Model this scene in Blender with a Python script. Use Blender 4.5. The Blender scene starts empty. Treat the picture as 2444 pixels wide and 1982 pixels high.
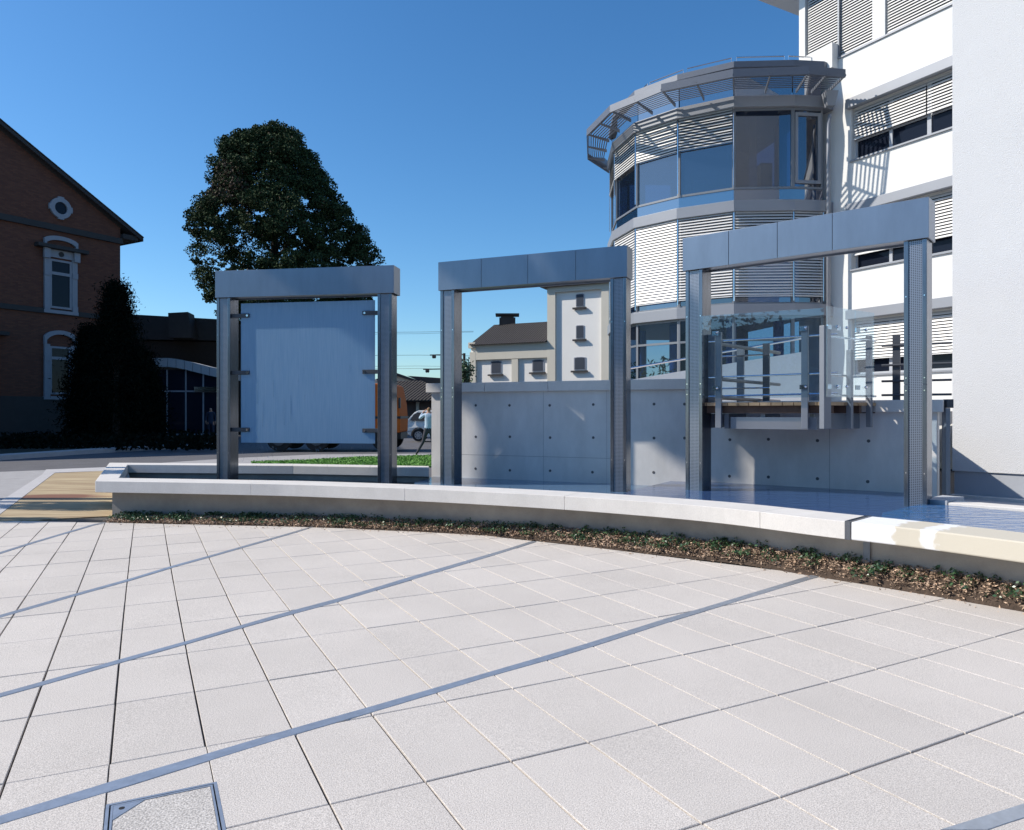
import bpy, bmesh, math, random
import numpy as np
from mathutils import Vector, Matrix
random.seed(7); np.random.seed(7)
R = math.radians
# ------------------------------------------------------------------ camera, sky, sun, exposure
FL, CX, HY, EYE = 1760.0, 1222.0, 985.0, 1.57      # focal length and horizon in photo pixels, eye height in metres
sc = bpy.context.scene
C = sc.collection
cam_d = bpy.data.cameras.new('camera'); cam = bpy.data.objects.new('camera', cam_d); C.objects.link(cam)
cam.location = (0, 0, EYE); cam.rotation_euler = (R(90), 0, 0)
cam_d.sensor_width = 36; cam_d.lens = FL/2444*36; cam_d.shift_y = -6/2444
cam_d.clip_start = .05; cam_d.clip_end = 3000
sc.camera = cam
SUN_AZ, SUN_EL = 90.0, 39.5        # azimuth measured from straight behind the camera towards its left
sdir = Vector((-math.sin(R(SUN_AZ))*math.cos(R(SUN_EL)), -math.cos(R(SUN_AZ))*math.cos(R(SUN_EL)), math.sin(R(SUN_EL))))
w = bpy.data.worlds.new('World'); sc.world = w; w.use_nodes = True
wn = w.node_tree.nodes; wl = w.node_tree.links
sky = wn.new('ShaderNodeTexSky'); sky.sky_type = 'NISHITA'; sky.sun_disc = False
sky.sun_elevation = R(SUN_EL); sky.sun_rotation = math.atan2(sdir.x, sdir.y)
sky.altitude = 0; sky.air_density = 1.0; sky.dust_density = 0.5; sky.ozone_density = 3.0
hs_ = wn.new('ShaderNodeHueSaturation'); hs_.inputs['Saturation'].default_value = 1.22; hs_.inputs['Hue'].default_value = .498
wl.new(sky.outputs[0], hs_.inputs['Color']); mxs = wn.new('ShaderNodeMix'); mxs.data_type = 'RGBA'; mxs.blend_type = 'MULTIPLY'; mxs.inputs[0].default_value = 1; mxs.inputs[7].default_value = (.84, 1.03, 1.14, 1); wl.new(hs_.outputs[0], mxs.inputs[6]); wl.new(mxs.outputs[2], wn['Background'].inputs[0]); wn['Background'].inputs[1].default_value = 0.118
sun_d = bpy.data.lights.new('sun', 'SUN'); sun = bpy.data.objects.new('sun', sun_d); C.objects.link(sun)
sun_d.energy = 4.7; sun_d.angle = R(.53); sun_d.color = (1, .93, .82)
sun.rotation_euler = sdir.to_track_quat('Z', 'Y').to_euler()
sc.view_settings.view_transform = 'Standard'; sc.view_settings.look = 'None'
sc.view_settings.exposure = 0.24; sc.view_settings.gamma = 1
sc.cycles.max_bounces = 8; sc.cycles.transparent_max_bounces = 24
sc.cycles.use_denoising = True

def at(px, py, Y): return Vector(((px-CX)/FL*Y, Y, EYE-(py-HY)/FL*Y))
def gnd(px, py, z=0.0):
    Y = (EYE-z)*FL/(py-HY); return Vector(((px-CX)/FL*Y, Y, z))

# ------------------------------------------------------------------ materials
MATS = {}
def mat(name, col, rough=.7, metal=0.0, var=.0, vs=4.0, bump=0.0, bs=60.0, spec=.5, island=0.0, col2=None, stretch=None, trans=0.0, ior=1.45, fine=0.0, fs=300.0):
    m = bpy.data.materials.new(name); m.use_nodes = True
    n = m.node_tree.nodes; l = m.node_tree.links; p = n['Principled BSDF']
    p.inputs['Roughness'].default_value = rough; p.inputs['Metallic'].default_value = metal
    p.inputs['Specular IOR Level'].default_value = spec; p.inputs['IOR'].default_value = ior
    p.inputs['Transmission Weight'].default_value = trans
    tc = n.new('ShaderNodeTexCoord'); mp = n.new('ShaderNodeMapping'); l.new(tc.outputs['Object'], mp.inputs[0])
    if stretch: mp.inputs['Scale'].default_value = stretch
    out = None
    rgb = n.new('ShaderNodeRGB'); rgb.outputs[0].default_value = (*col, 1); out = rgb.outputs[0]
    def mixin(fac, a, b, mode='MIX'):
        x = n.new('ShaderNodeMix'); x.data_type = 'RGBA'; x.blend_type = mode
        if hasattr(fac, 'is_output') or not isinstance(fac, float): l.new(fac, x.inputs[0])
        else: x.inputs[0].default_value = fac
        l.new(a, x.inputs[6])
        if isinstance(b, tuple): x.inputs[7].default_value = (*b, 1)
        else: l.new(b, x.inputs[7])
        return x.outputs[2]
    if col2 or var:
        ns = n.new('ShaderNodeTexNoise'); ns.inputs['Scale'].default_value = vs; ns.inputs['Detail'].default_value = 8; ns.inputs['Roughness'].default_value = .65
        l.new(mp.outputs[0], ns.inputs['Vector'])
        rp = n.new('ShaderNodeMapRange'); rp.inputs[1].default_value = .3; rp.inputs[2].default_value = .7
        l.new(ns.outputs[0], rp.inputs[0])
        c2 = col2 or tuple(c*(1-var) for c in col)
        out = mixin(rp.outputs[0], out, tuple(c2))
    if fine:
        nf = n.new('ShaderNodeTexNoise'); nf.inputs['Scale'].default_value = fs; nf.inputs['Detail'].default_value = 3
        l.new(mp.outputs[0], nf.inputs['Vector'])
        rf = n.new('ShaderNodeMapRange'); rf.inputs[1].default_value = .35; rf.inputs[2].default_value = .65; rf.inputs[3].default_value = 1-fine; rf.inputs[4].default_value = 1+fine*.5
        l.new(nf.outputs[0], rf.inputs[0])
        cb = n.new('ShaderNodeCombineColor'); [l.new(rf.outputs[0], cb.inputs[i]) for i in range(3)]
        out = mixin(1.0, out, cb.outputs[0], 'MULTIPLY')
    if island:
        g = n.new('ShaderNodeNewGeometry'); r2 = n.new('ShaderNodeMapRange'); r2.inputs[3].default_value = 1-island; r2.inputs[4].default_value = 1+island*.4
        l.new(g.outputs['Random Per Island'], r2.inputs[0])
        cb = n.new('ShaderNodeCombineColor'); [l.new(r2.outputs[0], cb.inputs[i]) for i in range(3)]
        out = mixin(1.0, out, cb.outputs[0], 'MULTIPLY')
    l.new(out, p.inputs['Base Color'])
    if bump:
        nb = n.new('ShaderNodeTexNoise'); nb.inputs['Scale'].default_value = bs; nb.inputs['Detail'].default_value = 6
        l.new(mp.outputs[0], nb.inputs['Vector'])
        b = n.new('ShaderNodeBump'); b.inputs['Strength'].default_value = bump; b.inputs['Distance'].default_value = .02
        l.new(nb.outputs[0], b.inputs['Height']); l.new(b.outputs[0], p.inputs['Normal'])
    MATS[name] = m; return m
def nodes(m): return m.node_tree.nodes, m.node_tree.links, m.node_tree.nodes['Principled BSDF']

slab_m = mat('slab concrete', (.655, .60, .55), .88, var=.13, vs=.8, bump=.2, bs=190, island=.045, fine=.36, fs=190)
n, l, p = nodes(slab_m)   # dark pores in the blasted aggregate
vo = n.new('ShaderNodeTexVoronoi'); vo.inputs['Scale'].default_value = 55
tc = [x for x in n if x.type == 'TEX_COORD'][0]; l.new(tc.outputs['Object'], vo.inputs['Vector'])
vr = n.new('ShaderNodeMapRange'); vr.inputs[1].default_value = .06; vr.inputs[2].default_value = .10; vr.inputs[3].default_value = .45; vr.inputs[4].default_value = 1
l.new(vo.outputs['Distance'], vr.inputs[0])
wn2 = n.new('ShaderNodeTexWhiteNoise'); l.new(vo.outputs['Position'], wn2.inputs['Vector'])
gt = n.new('ShaderNodeMath'); gt.operation = 'LESS_THAN'; gt.inputs[1].default_value = .72; l.new(wn2.outputs['Value'], gt.inputs[0])
mx = n.new('ShaderNodeMath'); mx.operation = 'MAXIMUM'; l.new(vr.outputs[0], mx.inputs[0]); l.new(gt.outputs[0], mx.inputs[1])
cb = n.new('ShaderNodeCombineColor'); [l.new(mx.outputs[0], cb.inputs[i]) for i in range(3)]
src = p.inputs['Base Color'].links[0].from_socket
mm = n.new('ShaderNodeMix'); mm.data_type = 'RGBA'; mm.blend_type = 'MULTIPLY'; mm.inputs[0].default_value = 1
l.new(src, mm.inputs[6]); l.new(cb.outputs[0], mm.inputs[7]); l.new(mm.outputs[2], p.inputs['Base Color'])

joint_m = mat('joint sand', (.10, .095, .09), .95, var=.5, vs=30)
strip_m = mat('galvanised steel', (.50, .54, .60), .42, .65, var=.25, vs=14, bump=.05, bs=40)
asph_m = mat('asphalt', (.13, .128, .14), .9, var=.25, vs=1.2, bump=.2, bs=120, fine=.25, fs=200)
kerb_m = mat('kerb concrete', (.52, .50, .50), .85, var=.15, vs=3, fine=.15)
conc_m = mat('precast concrete', (.69, .655, .62), .75, var=.13, vs=3, bump=.05, bs=50, fine=.06, fs=120, stretch=(1, 1, .6))
rawc_m = mat('board marked concrete', (.70, .68, .665), .8, var=.25, vs=1.6, bump=.05, bs=30, fine=.05, stretch=(1, 1, .45))
darkc_m = mat('basin concrete', (.16, .17, .19), .6, var=.4, vs=3)
base_m = mat('basin wall concrete', (.42, .385, .35), .85, var=.3, vs=2.5, bump=.1, bs=60, fine=.1)
darkj_m = mat('formwork joint', (.27, .27, .28), .9)
hole_m = mat('form tie hole', (.10, .10, .11), .9)
steel_m = mat('brushed stainless steel', (.23, .245, .28), .22, .92, var=.35, vs=5, stretch=(6, 6, .4))
beam_m = mat('satin steel sheet', (.22, .26, .32), .30, .75, var=.16, vs=2, stretch=(2, 2, .5))
dsteel_m = mat('painted steel', (.06, .066, .08), .45, .1, var=.1)
gsteel_m = mat('grey painted steel', (.20, .215, .245), .45, .15, var=.08)
tube_m = mat('polished steel tube', (.75, .76, .78), .12, 1)
white_m = mat('white render', (.72, .715, .70), .9, var=.04, vs=.6, bump=.12, bs=90)
rough_m = mat('rough cast render', (.66, .66, .67), .95, var=.05, vs=1, bump=.55, bs=85)
plinth_m = mat('plinth render', (.40, .42, .46), .8, var=.06)
fascia_m = mat('aluminium fascia', (.27, .285, .32), .5, .25, var=.05, vs=2)
blind_m = mat('blind slat aluminium', (.70, .69, .68), .45, .1, var=.05)
frame_m = mat('window frame aluminium', (.20, .215, .24), .45, .3)
paintw_m = mat('white paint', (.78, .78, .78), .5)
trim_m = mat('stone trim', (.30, .315, .36), .8, var=.1)
wood_m = mat('deck timber', (.56, .36, .21), .8, var=.35, vs=12, island=.35, stretch=(1, 1, 1))
dwood_m = mat('stained timber', (.12, .07, .05), .8, var=.3, vs=8)
greyw_m = mat('weathered timber rail', (.42, .37, .33), .8, var=.3, vs=20)
tile_m = mat('roof tiles', (.055, .05, .052), .8, var=.4, vs=14)
mulch_m = mat('bark chip', (.56, .40, .285), .95, island=.75)
soil_m = mat('soil', (.09, .062, .045), 1, var=.5, vs=20, bump=.6, bs=50)
leaf_m = mat('ground cover leaf', (.055, .115, .05), .35, island=.6, spec=.6)
tleaf_m = mat('lime tree leaf', (.045, .07, .03), .8, island=.6, spec=.15)
rleaf_m = mat('dry brown leaf', (.10, .065, .045), .8, island=.5)
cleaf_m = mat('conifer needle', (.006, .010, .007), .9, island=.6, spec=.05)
bark_m = mat('bark', (.05, .04, .032), .95, var=.4, vs=10, bump=.5, bs=20)
grass_m = mat('grass blade', (.15, .34, .06), .7, island=.5)
lawn_m = mat('lawn', (.12, .25, .05), .9, var=.4, vs=12)
dirt_m = mat('planted verge', (.02, .028, .02), 1, var=.5, vs=3)
cream_m = mat('cream render', (.60, .56, .48), .9, var=.06, vs=1)
mill_m = mat('mill white render', (.80, .775, .74), .9, var=.04, vs=.6)
orange_m = mat('orange truck paint', (.50, .12, .02), .7, var=.05, spec=.15)
car_m = mat('white car paint', (.74, .73, .70), .25, spec=.6)
rubber_m = mat('rubber', (.018, .018, .02), .85)
rim_m = mat('wheel rim', (.55, .55, .56), .35, .7)
blackp_m = mat('black plastic', (.02, .02, .022), .5)
curt_m = mat('curtain', (.55, .55, .58), .9)
blue_m = mat('blue column', (.03, .13, .42), .45)
skin_m = mat('skin', (.48, .27, .19), .6)
hair_m = mat('hair', (.22, .13, .06), .8)
shirt_m = mat('pale blue shirt', (.50, .62, .75), .85, var=.2, vs=12)
trous_m = mat('dark trousers', (.06, .06, .075), .9)
overall_m = mat('blue overalls', (.035, .045, .08), .9, var=.3, vs=8)
shoe_m = mat('shoe', (.03, .025, .02), .6)
mansard_m = mat('fibre slate', (.05, .047, .048), .8, var=.2, vs=3)
cap_m = conc_m

def brick_mat():
    m = mat('red brick', (.30, .12, .07), .9); n, l, p = nodes(m)
    br = n.new('ShaderNodeTexBrick'); br.inputs['Scale'].default_value = 1.0
    br.inputs['Brick Width'].default_value = .25; br.inputs['Row Height'].default_value = .077; br.inputs['Mortar Size'].default_value = .007
    br.inputs['Color1'].default_value = (.115, .042, .028, 1); br.inputs['Color2'].default_value = (.165, .062, .038, 1); br.inputs['Mortar'].default_value = (.07, .05, .042, 1)
    tc = [x for x in n if x.type == 'TEX_COORD'][0]; l.new(tc.outputs['UV'], br.inputs['Vector']); l.new(br.outputs[0], p.inputs['Base Color'])
    return m
brick_m = brick_mat()
def perf_mat():
    m = mat('perforated steel', (.30, .32, .37), .36, .85); n, l, p = nodes(m)
    tc = [x for x in n if x.type == 'TEX_COORD'][0]
    vm = n.new('ShaderNodeVectorMath'); vm.operation = 'SCALE'; vm.inputs['Scale'].default_value = 1/.0205; l.new(tc.outputs['UV'], vm.inputs[0])
    fr = n.new('ShaderNodeVectorMath'); fr.operation = 'FRACTION'; l.new(vm.outputs[0], fr.inputs[0])
    sb = n.new('ShaderNodeVectorMath'); sb.operation = 'SUBTRACT'; sb.inputs[1].default_value = (.5, .5, 0); l.new(fr.outputs[0], sb.inputs[0])
    ab = n.new('ShaderNodeVectorMath'); ab.operation = 'ABSOLUTE'; l.new(sb.outputs[0], ab.inputs[0])
    sx = n.new('ShaderNodeSeparateXYZ'); l.new(ab.outputs[0], sx.inputs[0])
    mxx = n.new('ShaderNodeMath'); mxx.operation = 'MAXIMUM'; l.new(sx.outputs[0], mxx.inputs[0]); l.new(sx.outputs[1], mxx.inputs[1])
    lt = n.new('ShaderNodeMath'); lt.operation = 'LESS_THAN'; lt.inputs[1].default_value = .27; l.new(mxx.outputs[0], lt.inputs[0])
    mi = n.new('ShaderNodeMix'); mi.data_type = 'RGBA'; l.new(lt.outputs[0], mi.inputs[0]); mi.inputs[6].default_value = (.30, .32, .37, 1); mi.inputs[7].default_value = (.012, .014, .02, 1)
    l.new(mi.outputs[2], p.inputs['Base Color'])
    mr = n.new('ShaderNodeMath'); mr.operation = 'MULTIPLY_ADD'; mr.inputs[1].default_value = -.8; mr.inputs[2].default_value = .8; l.new(lt.outputs[0], mr.inputs[0]); l.new(mr.outputs[0], p.inputs['Metallic'])
    return m
perf_m = perf_mat()
def glass_mat(name, tint, gloss=.12, dark=0.0, rough=.0, body=(.02, .03, .05), ior=1.5):
    m = bpy.data.materials.new(name); m.use_nodes = True; n = m.node_tree.nodes; l = m.node_tree.links
    n.remove(n['Principled BSDF']); out = n['Material Output']
    tr = n.new('ShaderNodeBsdfTransparent'); tr.inputs[0].default_value = (*tint, 1)
    df = n.new('ShaderNodeBsdfDiffuse'); df.inputs[0].default_value = (*body, 1)
    m1 = n.new('ShaderNodeMixShader'); m1.inputs[0].default_value = dark; l.new(tr.outputs[0], m1.inputs[1]); l.new(df.outputs[0], m1.inputs[2])
    gl = n.new('ShaderNodeBsdfGlossy'); gl.inputs['Roughness'].default_value = rough
    fr = n.new('ShaderNodeFresnel'); ge = n.new('ShaderNodeNewGeometry'); mr_ = n.new('ShaderNodeMapRange')
    mr_.inputs[3].default_value = ior; mr_.inputs[4].default_value = 1/ior; l.new(ge.outputs['Backfacing'], mr_.inputs[0]); l.new(mr_.outputs[0], fr.inputs[0])
    ad = n.new('ShaderNodeMath'); ad.operation = 'ADD'; ad.inputs[1].default_value = gloss; ad.use_clamp = True; l.new(fr.outputs[0], ad.inputs[0])
    m2 = n.new('ShaderNodeMixShader'); l.new(ad.outputs[0], m2.inputs[0]); l.new(m1.outputs[0], m2.inputs[1]); l.new(gl.outputs[0], m2.inputs[2])
    l.new(m2.outputs[0], out.inputs[0]); MATS[name] = m; return m
rail_glass = glass_mat('clear railing glass', (.84, .93, .98), .05, .02, body=(.5, .6, .7))
win_glass = glass_mat('window glass', (.34, .46, .62), .20, .35, body=(.02, .035, .07))
clear_win = glass_mat('clear shop glass', (.62, .70, .78), .0, .1, ior=1.3)
dark_glass = glass_mat('dark window glass', (.1, .12, .15), .0, .93, body=(.012, .016, .028), ior=1.25)
spandrel = glass_mat('spandrel glass', (.1, .15, .2), .38, .9, body=(.02, .06, .14))
def frost_mat():
    m = bpy.data.materials.new('wet frosted glass'); m.use_nodes = True; n = m.node_tree.nodes; l = m.node_tree.links
    p = n['Principled BSDF']; out = n['Material Output']
    tc = n.new('ShaderNodeTexCoord'); mp = n.new('ShaderNodeMapping'); mp.inputs['Scale'].default_value = (42, 42, .8); l.new(tc.outputs['Object'], mp.inputs[0])
    ns = n.new('ShaderNodeTexNoise'); ns.inputs['Scale'].default_value = 3; ns.inputs['Detail'].default_value = 6; l.new(mp.outputs[0], ns.inputs[0])
    rp = n.new('ShaderNodeValToRGB'); rp.color_ramp.elements[0].position = .35; rp.color_ramp.elements[0].color = (.25, .42, .58, 1); rp.color_ramp.elements[1].position = .72; rp.color_ramp.elements[1].color = (.44, .60, .73, 1)
    l.new(ns.outputs[0], rp.inputs[0]); l.new(rp.outputs[0], p.inputs['Base Color'])
    p.inputs['Roughness'].default_value = .35
    b = n.new('ShaderNodeBump'); b.inputs['Strength'].default_value = .10; b.inputs['Distance'].default_value = .01; l.new(ns.outputs[0], b.inputs['Height']); l.new(b.outputs[0], p.inputs['Normal'])
    t = n.new('ShaderNodeBsdfTranslucent'); t.inputs[0].default_value = (.38, .60, .80, 1)
    mx = n.new('ShaderNodeMixShader'); mx.inputs[0].default_value = .55; l.new(p.outputs[0], mx.inputs[1]); l.new(t.outputs[0], mx.inputs[2]); l.new(mx.outputs[0], out.inputs[0])
    MATS['frost'] = m; return m
frost_m = frost_mat()
def water_mat(name, base, bump, sc_, rough=.03):
    m = mat(name, base, rough, 0, spec=.5, ior=1.33); n, l, p = nodes(m)
    tc = [x for x in n if x.type == 'TEX_COORD'][0]; mp = n.new('ShaderNodeMapping'); mp.inputs['Scale'].default_value = (1, 2.2, 1); mp.inputs['Rotation'].default_value = (0, 0, R(20)); l.new(tc.outputs['Object'], mp.inputs[0])
    ns = n.new('ShaderNodeTexNoise'); ns.inputs['Scale'].default_value = sc_; ns.inputs['Detail'].default_value = 4; ns.inputs['Distortion'].default_value = .6; l.new(mp.outputs[0], ns.inputs[0])
    b = n.new('ShaderNodeBump'); b.inputs['Strength'].default_value = bump; b.inputs['Distance'].default_value = .05; l.new(ns.outputs[0], b.inputs['Height']); l.new(b.outputs[0], p.inputs['Normal'])
    return m
wat1 = water_mat('still basin water', (.018, .03, .05), .05, 3)
wat2 = water_mat('thin film of water', (.10, .17, .27), .04, 5)
wat3 = water_mat('overflow basin water', (.035, .075, .19), .18, 4)
wat4 = water_mat('rippled pool water', (.03, .11, .27), .9, 4.2)

# ------------------------------------------------------------------ mesh helpers
class MB:
    def __init__(s): s.v = []; s.f = []; s.uv = {}
    def add(s, vs, fs):
        o = len(s.v); s.v += [Vector(v) for v in vs]; s.f += [tuple(i+o for i in f) for f in fs]; return s
    def hexa(s, b, t):  # bottom ring, top ring of 4
        return s.add(list(b)+list(t), [(3, 2, 1, 0), (4, 5, 6, 7)]+[(i, (i+1) % 4, 4+(i+1) % 4, 4+i) for i in range(4)])
    def box(s, x0, x1, y0, y1, z0, z1):
        r = [(x0, y0), (x1, y0), (x1, y1), (x0, y1)]
        return s.hexa([(*q, z0) for q in r], [(*q, z1) for q in r])
    def prism(s, pts, z0, z1):
        k = len(pts); return s.add([(q[0], q[1], z0) for q in pts]+[(q[0], q[1], z1) for q in pts],
            [tuple(range(k-1, -1, -1)), tuple(range(k, 2*k))]+[(i, (i+1) % k, k+(i+1) % k, k+i) for i in range(k)])
    def pbox(s, P, s0, s1, o0, o1, z0, z1):
        return s.hexa([P.P(s0, o0, z0), P.P(s1, o0, z0), P.P(s1, o1, z0), P.P(s0, o1, z0)], [P.P(s0, o0, z1), P.P(s1, o0, z1), P.P(s1, o1, z1), P.P(s0, o1, z1)])
    def pprism(s, P, sz, o0, o1):
        k = len(sz); return s.add([P.P(a, o0, z) for a, z in sz]+[P.P(a, o1, z) for a, z in sz],
            [tuple(range(k-1, -1, -1)), tuple(range(k, 2*k))]+[(i, (i+1) % k, k+(i+1) % k, k+i) for i in range(k)])
    def quad(s, a, b, c, d, uv=None):
        s.add([a, b, c, d], [(0, 1, 2, 3)])
        if uv: s.uv[len(s.f)-1] = uv
        return s
    def tube(s, path, r, k=8, cap=True):
        path = [Vector(q) for q in path]; rings = []
        for i, q in enumerate(path):
            d = (path[min(i+1, len(path)-1)]-path[max(i-1, 0)]).normalized()
            a = d.cross(Vector((0, 0, 1))) if abs(d.z) < .95 else d.cross(Vector((1, 0, 0)))
            a.normalize(); b = d.cross(a)
            rr = r[i] if isinstance(r, (list, tuple)) else r
            rings.append([q+a*math.cos(t)*rr+b*math.sin(t)*rr for t in [j*2*math.pi/k for j in range(k)]])
        vs = [v for g in rings for v in g]; fs = []
        for i in range(len(path)-1):
            for j in range(k): fs.append((i*k+j, i*k+(j+1) % k, (i+1)*k+(j+1) % k, (i+1)*k+j))
        if cap: fs += [tuple(range(k-1, -1, -1)), tuple(range((len(path)-1)*k, len(path)*k))]
        return s.add(vs, fs)
    def cyl(s, c, ax, r, h, k=20):
        c = Vector(c); ax = Vector(ax).normalized(); return s.tube([c-ax*h/2, c+ax*h/2], r, k)
    def ball(s, c, r, k=10, sz=(1, 1, 1)):
        c = Vector(c); vs = []; fs = []
        for i in range(1, k):
            th = math.pi*i/k
            for j in range(k): ph = 2*math.pi*j/k; vs.append(c+Vector((r*sz[0]*math.sin(th)*math.cos(ph), r*sz[1]*math.sin(th)*math.sin(ph), r*sz[2]*math.cos(th))))
        for i in range(k-2):
            for j in range(k): fs.append((i*k+j, (i+1)*k+j, (i+1)*k+(j+1) % k, i*k+(j+1) % k))
        vs += [c+Vector((0, 0, r*sz[2])), c-Vector((0, 0, r*sz[2]))]; a = len(vs)-2; b = a+1
        for j in range(k): fs += [(a, j, (j+1) % k), (b, (k-2)*k+(j+1) % k, (k-2)*k+j)]
        return s.add(vs, fs)
    def build(s, name, m, parent=None, loc=None, bevel=0, smooth=False, norm=True):
        root = parent
        while root is not None and root.parent: root = root.parent
        off = Vector(root.location) if root else Vector(loc if loc is not None else (0, 0, 0))
        me = bpy.data.meshes.new(name); me.from_pydata([v-off for v in s.v], [], s.f)
        ms = m if isinstance(m, (list, tuple)) else [m]
        for q in ms: me.materials.append(q)
        if s.uv:
            ul = me.uv_layers.new(name='UVMap')
            for fi, uv in s.uv.items():
                for li, u in zip(me.polygons[fi].loop_indices, uv): ul.data[li].uv = u
        if norm and not s.uv:
            bm = bmesh.new(); bm.from_mesh(me); bmesh.ops.recalc_face_normals(bm, faces=bm.faces); bm.to_mesh(me); bm.free()
        if smooth: me.polygons.foreach_set('use_smooth', [True]*len(me.polygons))
        o = bpy.data.objects.new(name, me); C.objects.link(o)
        if parent: o.parent = parent
        else: o.location = off
        if bevel:
            b = o.modifiers.new('bevel', 'BEVEL'); b.width = bevel; b.segments = 2; b.limit_method = 'ANGLE'; b.angle_limit = R(40)
        return o
class Plane:      # a vertical wall plane: along d, outward n
    def __init__(s, o, d, n=None):
        s.o = Vector((o[0], o[1])); s.d = Vector((d[0], d[1])).normalized()
        s.n = Vector((-s.d.y, s.d.x))
        if s.n.dot(-s.o) < 0: s.n = -s.n
        if n: s.n = Vector(n).normalized()
    def P(s, a, off, z): q = s.o+s.d*a+s.n*off; return Vector((q.x, q.y, z))
    def px(s, x, y):
        k = (x-CX)/FL; t = (k*s.o.y-s.o.x)/(s.d.x-k*s.d.y); Y = s.o.y+s.d.y*t
        return t, EYE-(y-HY)/FL*Y
def tag(o, label=None, cat=None, group=None, kind=None):
    if label: o['label'] = label
    if cat: o['category'] = cat
    if group: o['group'] = group
    if kind: o['kind'] = kind
    return o
def thing(name, loc, label, cat, group=None):
    o = bpy.data.objects.new(name, None); C.objects.link(o); o.location = loc; o.empty_display_size = .2
    return tag(o, label, cat, group)
def clip(poly, p0, p1):   # keep the left side of p0->p1
    out = []; d = (p1[0]-p0[0], p1[1]-p0[1])
    f = lambda q: d[0]*(q[1]-p0[1])-d[1]*(q[0]-p0[0])
    for i in range(len(poly)):
        a, b = poly[i], poly[(i+1) % len(poly)]; fa, fb = f(a), f(b)
        if fa >= 0: out.append(a)
        if (fa >= 0) != (fb >= 0):
            t = fa/(fa-fb); out.append((a[0]+(b[0]-a[0])*t, a[1]+(b[1]-a[1])*t))
    return out
def spline(pts, step=.15):
    pts = [Vector((q[0], q[1])) for q in pts]; out = []
    P = [pts[0]*2-pts[1]]+pts+[pts[-1]*2-pts[-2]]
    for i in range(1, len(P)-2):
        k = max(1, int((P[i+1]-P[i]).length/step))
        for j in range(k):
            t = j/k; a, b, c, d = P[i-1], P[i], P[i+1], P[i+2]
            out.append(.5*((2*b)+(c-a)*t+(2*a-5*b+4*c-d)*t*t+(3*b-a-3*c+d)*t**3))
    out.append(pts[-1]); return out
def smoothline(pts, k=4):
    for _ in range(k): pts = [pts[0]]+[(pts[i-1]+pts[i]*2+pts[i+1])/4 for i in range(1, len(pts)-1)]+[pts[-1]]
    return pts
def offset(line, d):      # shift a polyline sideways, to its left
    out = []
    for i, q in enumerate(line):
        a = line[max(i-1, 0)]; b = line[min(i+1, len(line)-1)]
        u = (q-a).normalized() if i else (b-q).normalized(); v = (b-q).normalized() if i < len(line)-1 else u
        nn = Vector((-(u+v).y, (u+v).x)).normalized(); c = max(.3, math.sqrt((1+u.dot(v))/2)); out.append(q+nn*d/c)
    return out
def ribbon(mb, A, B, z0, z1):
    for i in range(len(A)-1):
        mb.hexa([(*A[i], z0), (*A[i+1], z0), (*B[i+1], z0), (*B[i], z0)], [(*A[i], z1), (*A[i+1], z1), (*B[i+1], z1), (*B[i], z1)])
def band(mb, A, B, z0, z1):   # one closed ribbon solid without inner walls
    k = len(A); vs = [(*q, z0) for q in A]+[(*q, z0) for q in B]+[(*q, z1) for q in A]+[(*q, z1) for q in B]; fs = []
    for i in range(k-1):
        fs += [(i, k+i, k+i+1, i+1), (2*k+i, 2*k+i+1, 3*k+i+1, 3*k+i), (i, i+1, 2*k+i+1, 2*k+i), (k+i, 3*k+i, 3*k+i+1, k+i+1)]
    fs += [(0, 2*k, 3*k, k), (k-1, 2*k-1, 4*k-1, 3*k-1)]; mb.add(vs, fs)
def cloud(name, cen, size, m, parent=None, loc=(0, 0, 0), aspect=.6, flat=0.0, fold=True, kindstuff=None, mats=None, mi=None):
    N = len(cen); cen = np.asarray(cen, float)
    size = np.broadcast_to(np.asarray(size, float), (N,))
    a = np.random.normal(size=(N, 3)); a[:, 2] *= (1-flat); a /= np.linalg.norm(a, axis=1)[:, None]
    b = np.random.normal(size=(N, 3)); b[:, 2] *= (1-flat); b -= (a*b).sum(1)[:, None]*a; b /= np.linalg.norm(b, axis=1)[:, None]
    a = a*size[:, None]*.5; b = b*size[:, None]*.5*aspect
    root = parent
    while root is not None and root.parent: root = root.parent
    off = np.array(root.location if root else loc)
    V = np.stack([cen-a, cen+b, cen+a, cen-b], 1).reshape(-1, 3)-off
    me = bpy.data.meshes.new(name); me.vertices.add(4*N); me.vertices.foreach_set('co', V.ravel())
    me.loops.add(4*N); me.loops.foreach_set('vertex_index', np.arange(4*N)); me.polygons.add(N)
    me.polygons.foreach_set('loop_start', np.arange(0, 4*N, 4)); me.polygons.foreach_set('loop_total', np.full(N, 4))
    for q in (mats or [m]): me.materials.append(q)
    if mi is not None: me.polygons.foreach_set('material_index', mi)
    me.update(calc_edges=True); me.validate()
    o = bpy.data.objects.new(name, me); C.objects.link(o)
    if parent: o.parent = parent
    else: o.location = loc
    return o

# ------------------------------------------------------------------ ground
o = MB().add([(-700, -300, -.045), (700, -300, -.045), (700, 1500, -.045), (-700, 1500, -.045)], [(0, 1, 2, 3)]).build('road', asph_m)
tag(o, kind='structure')
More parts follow.
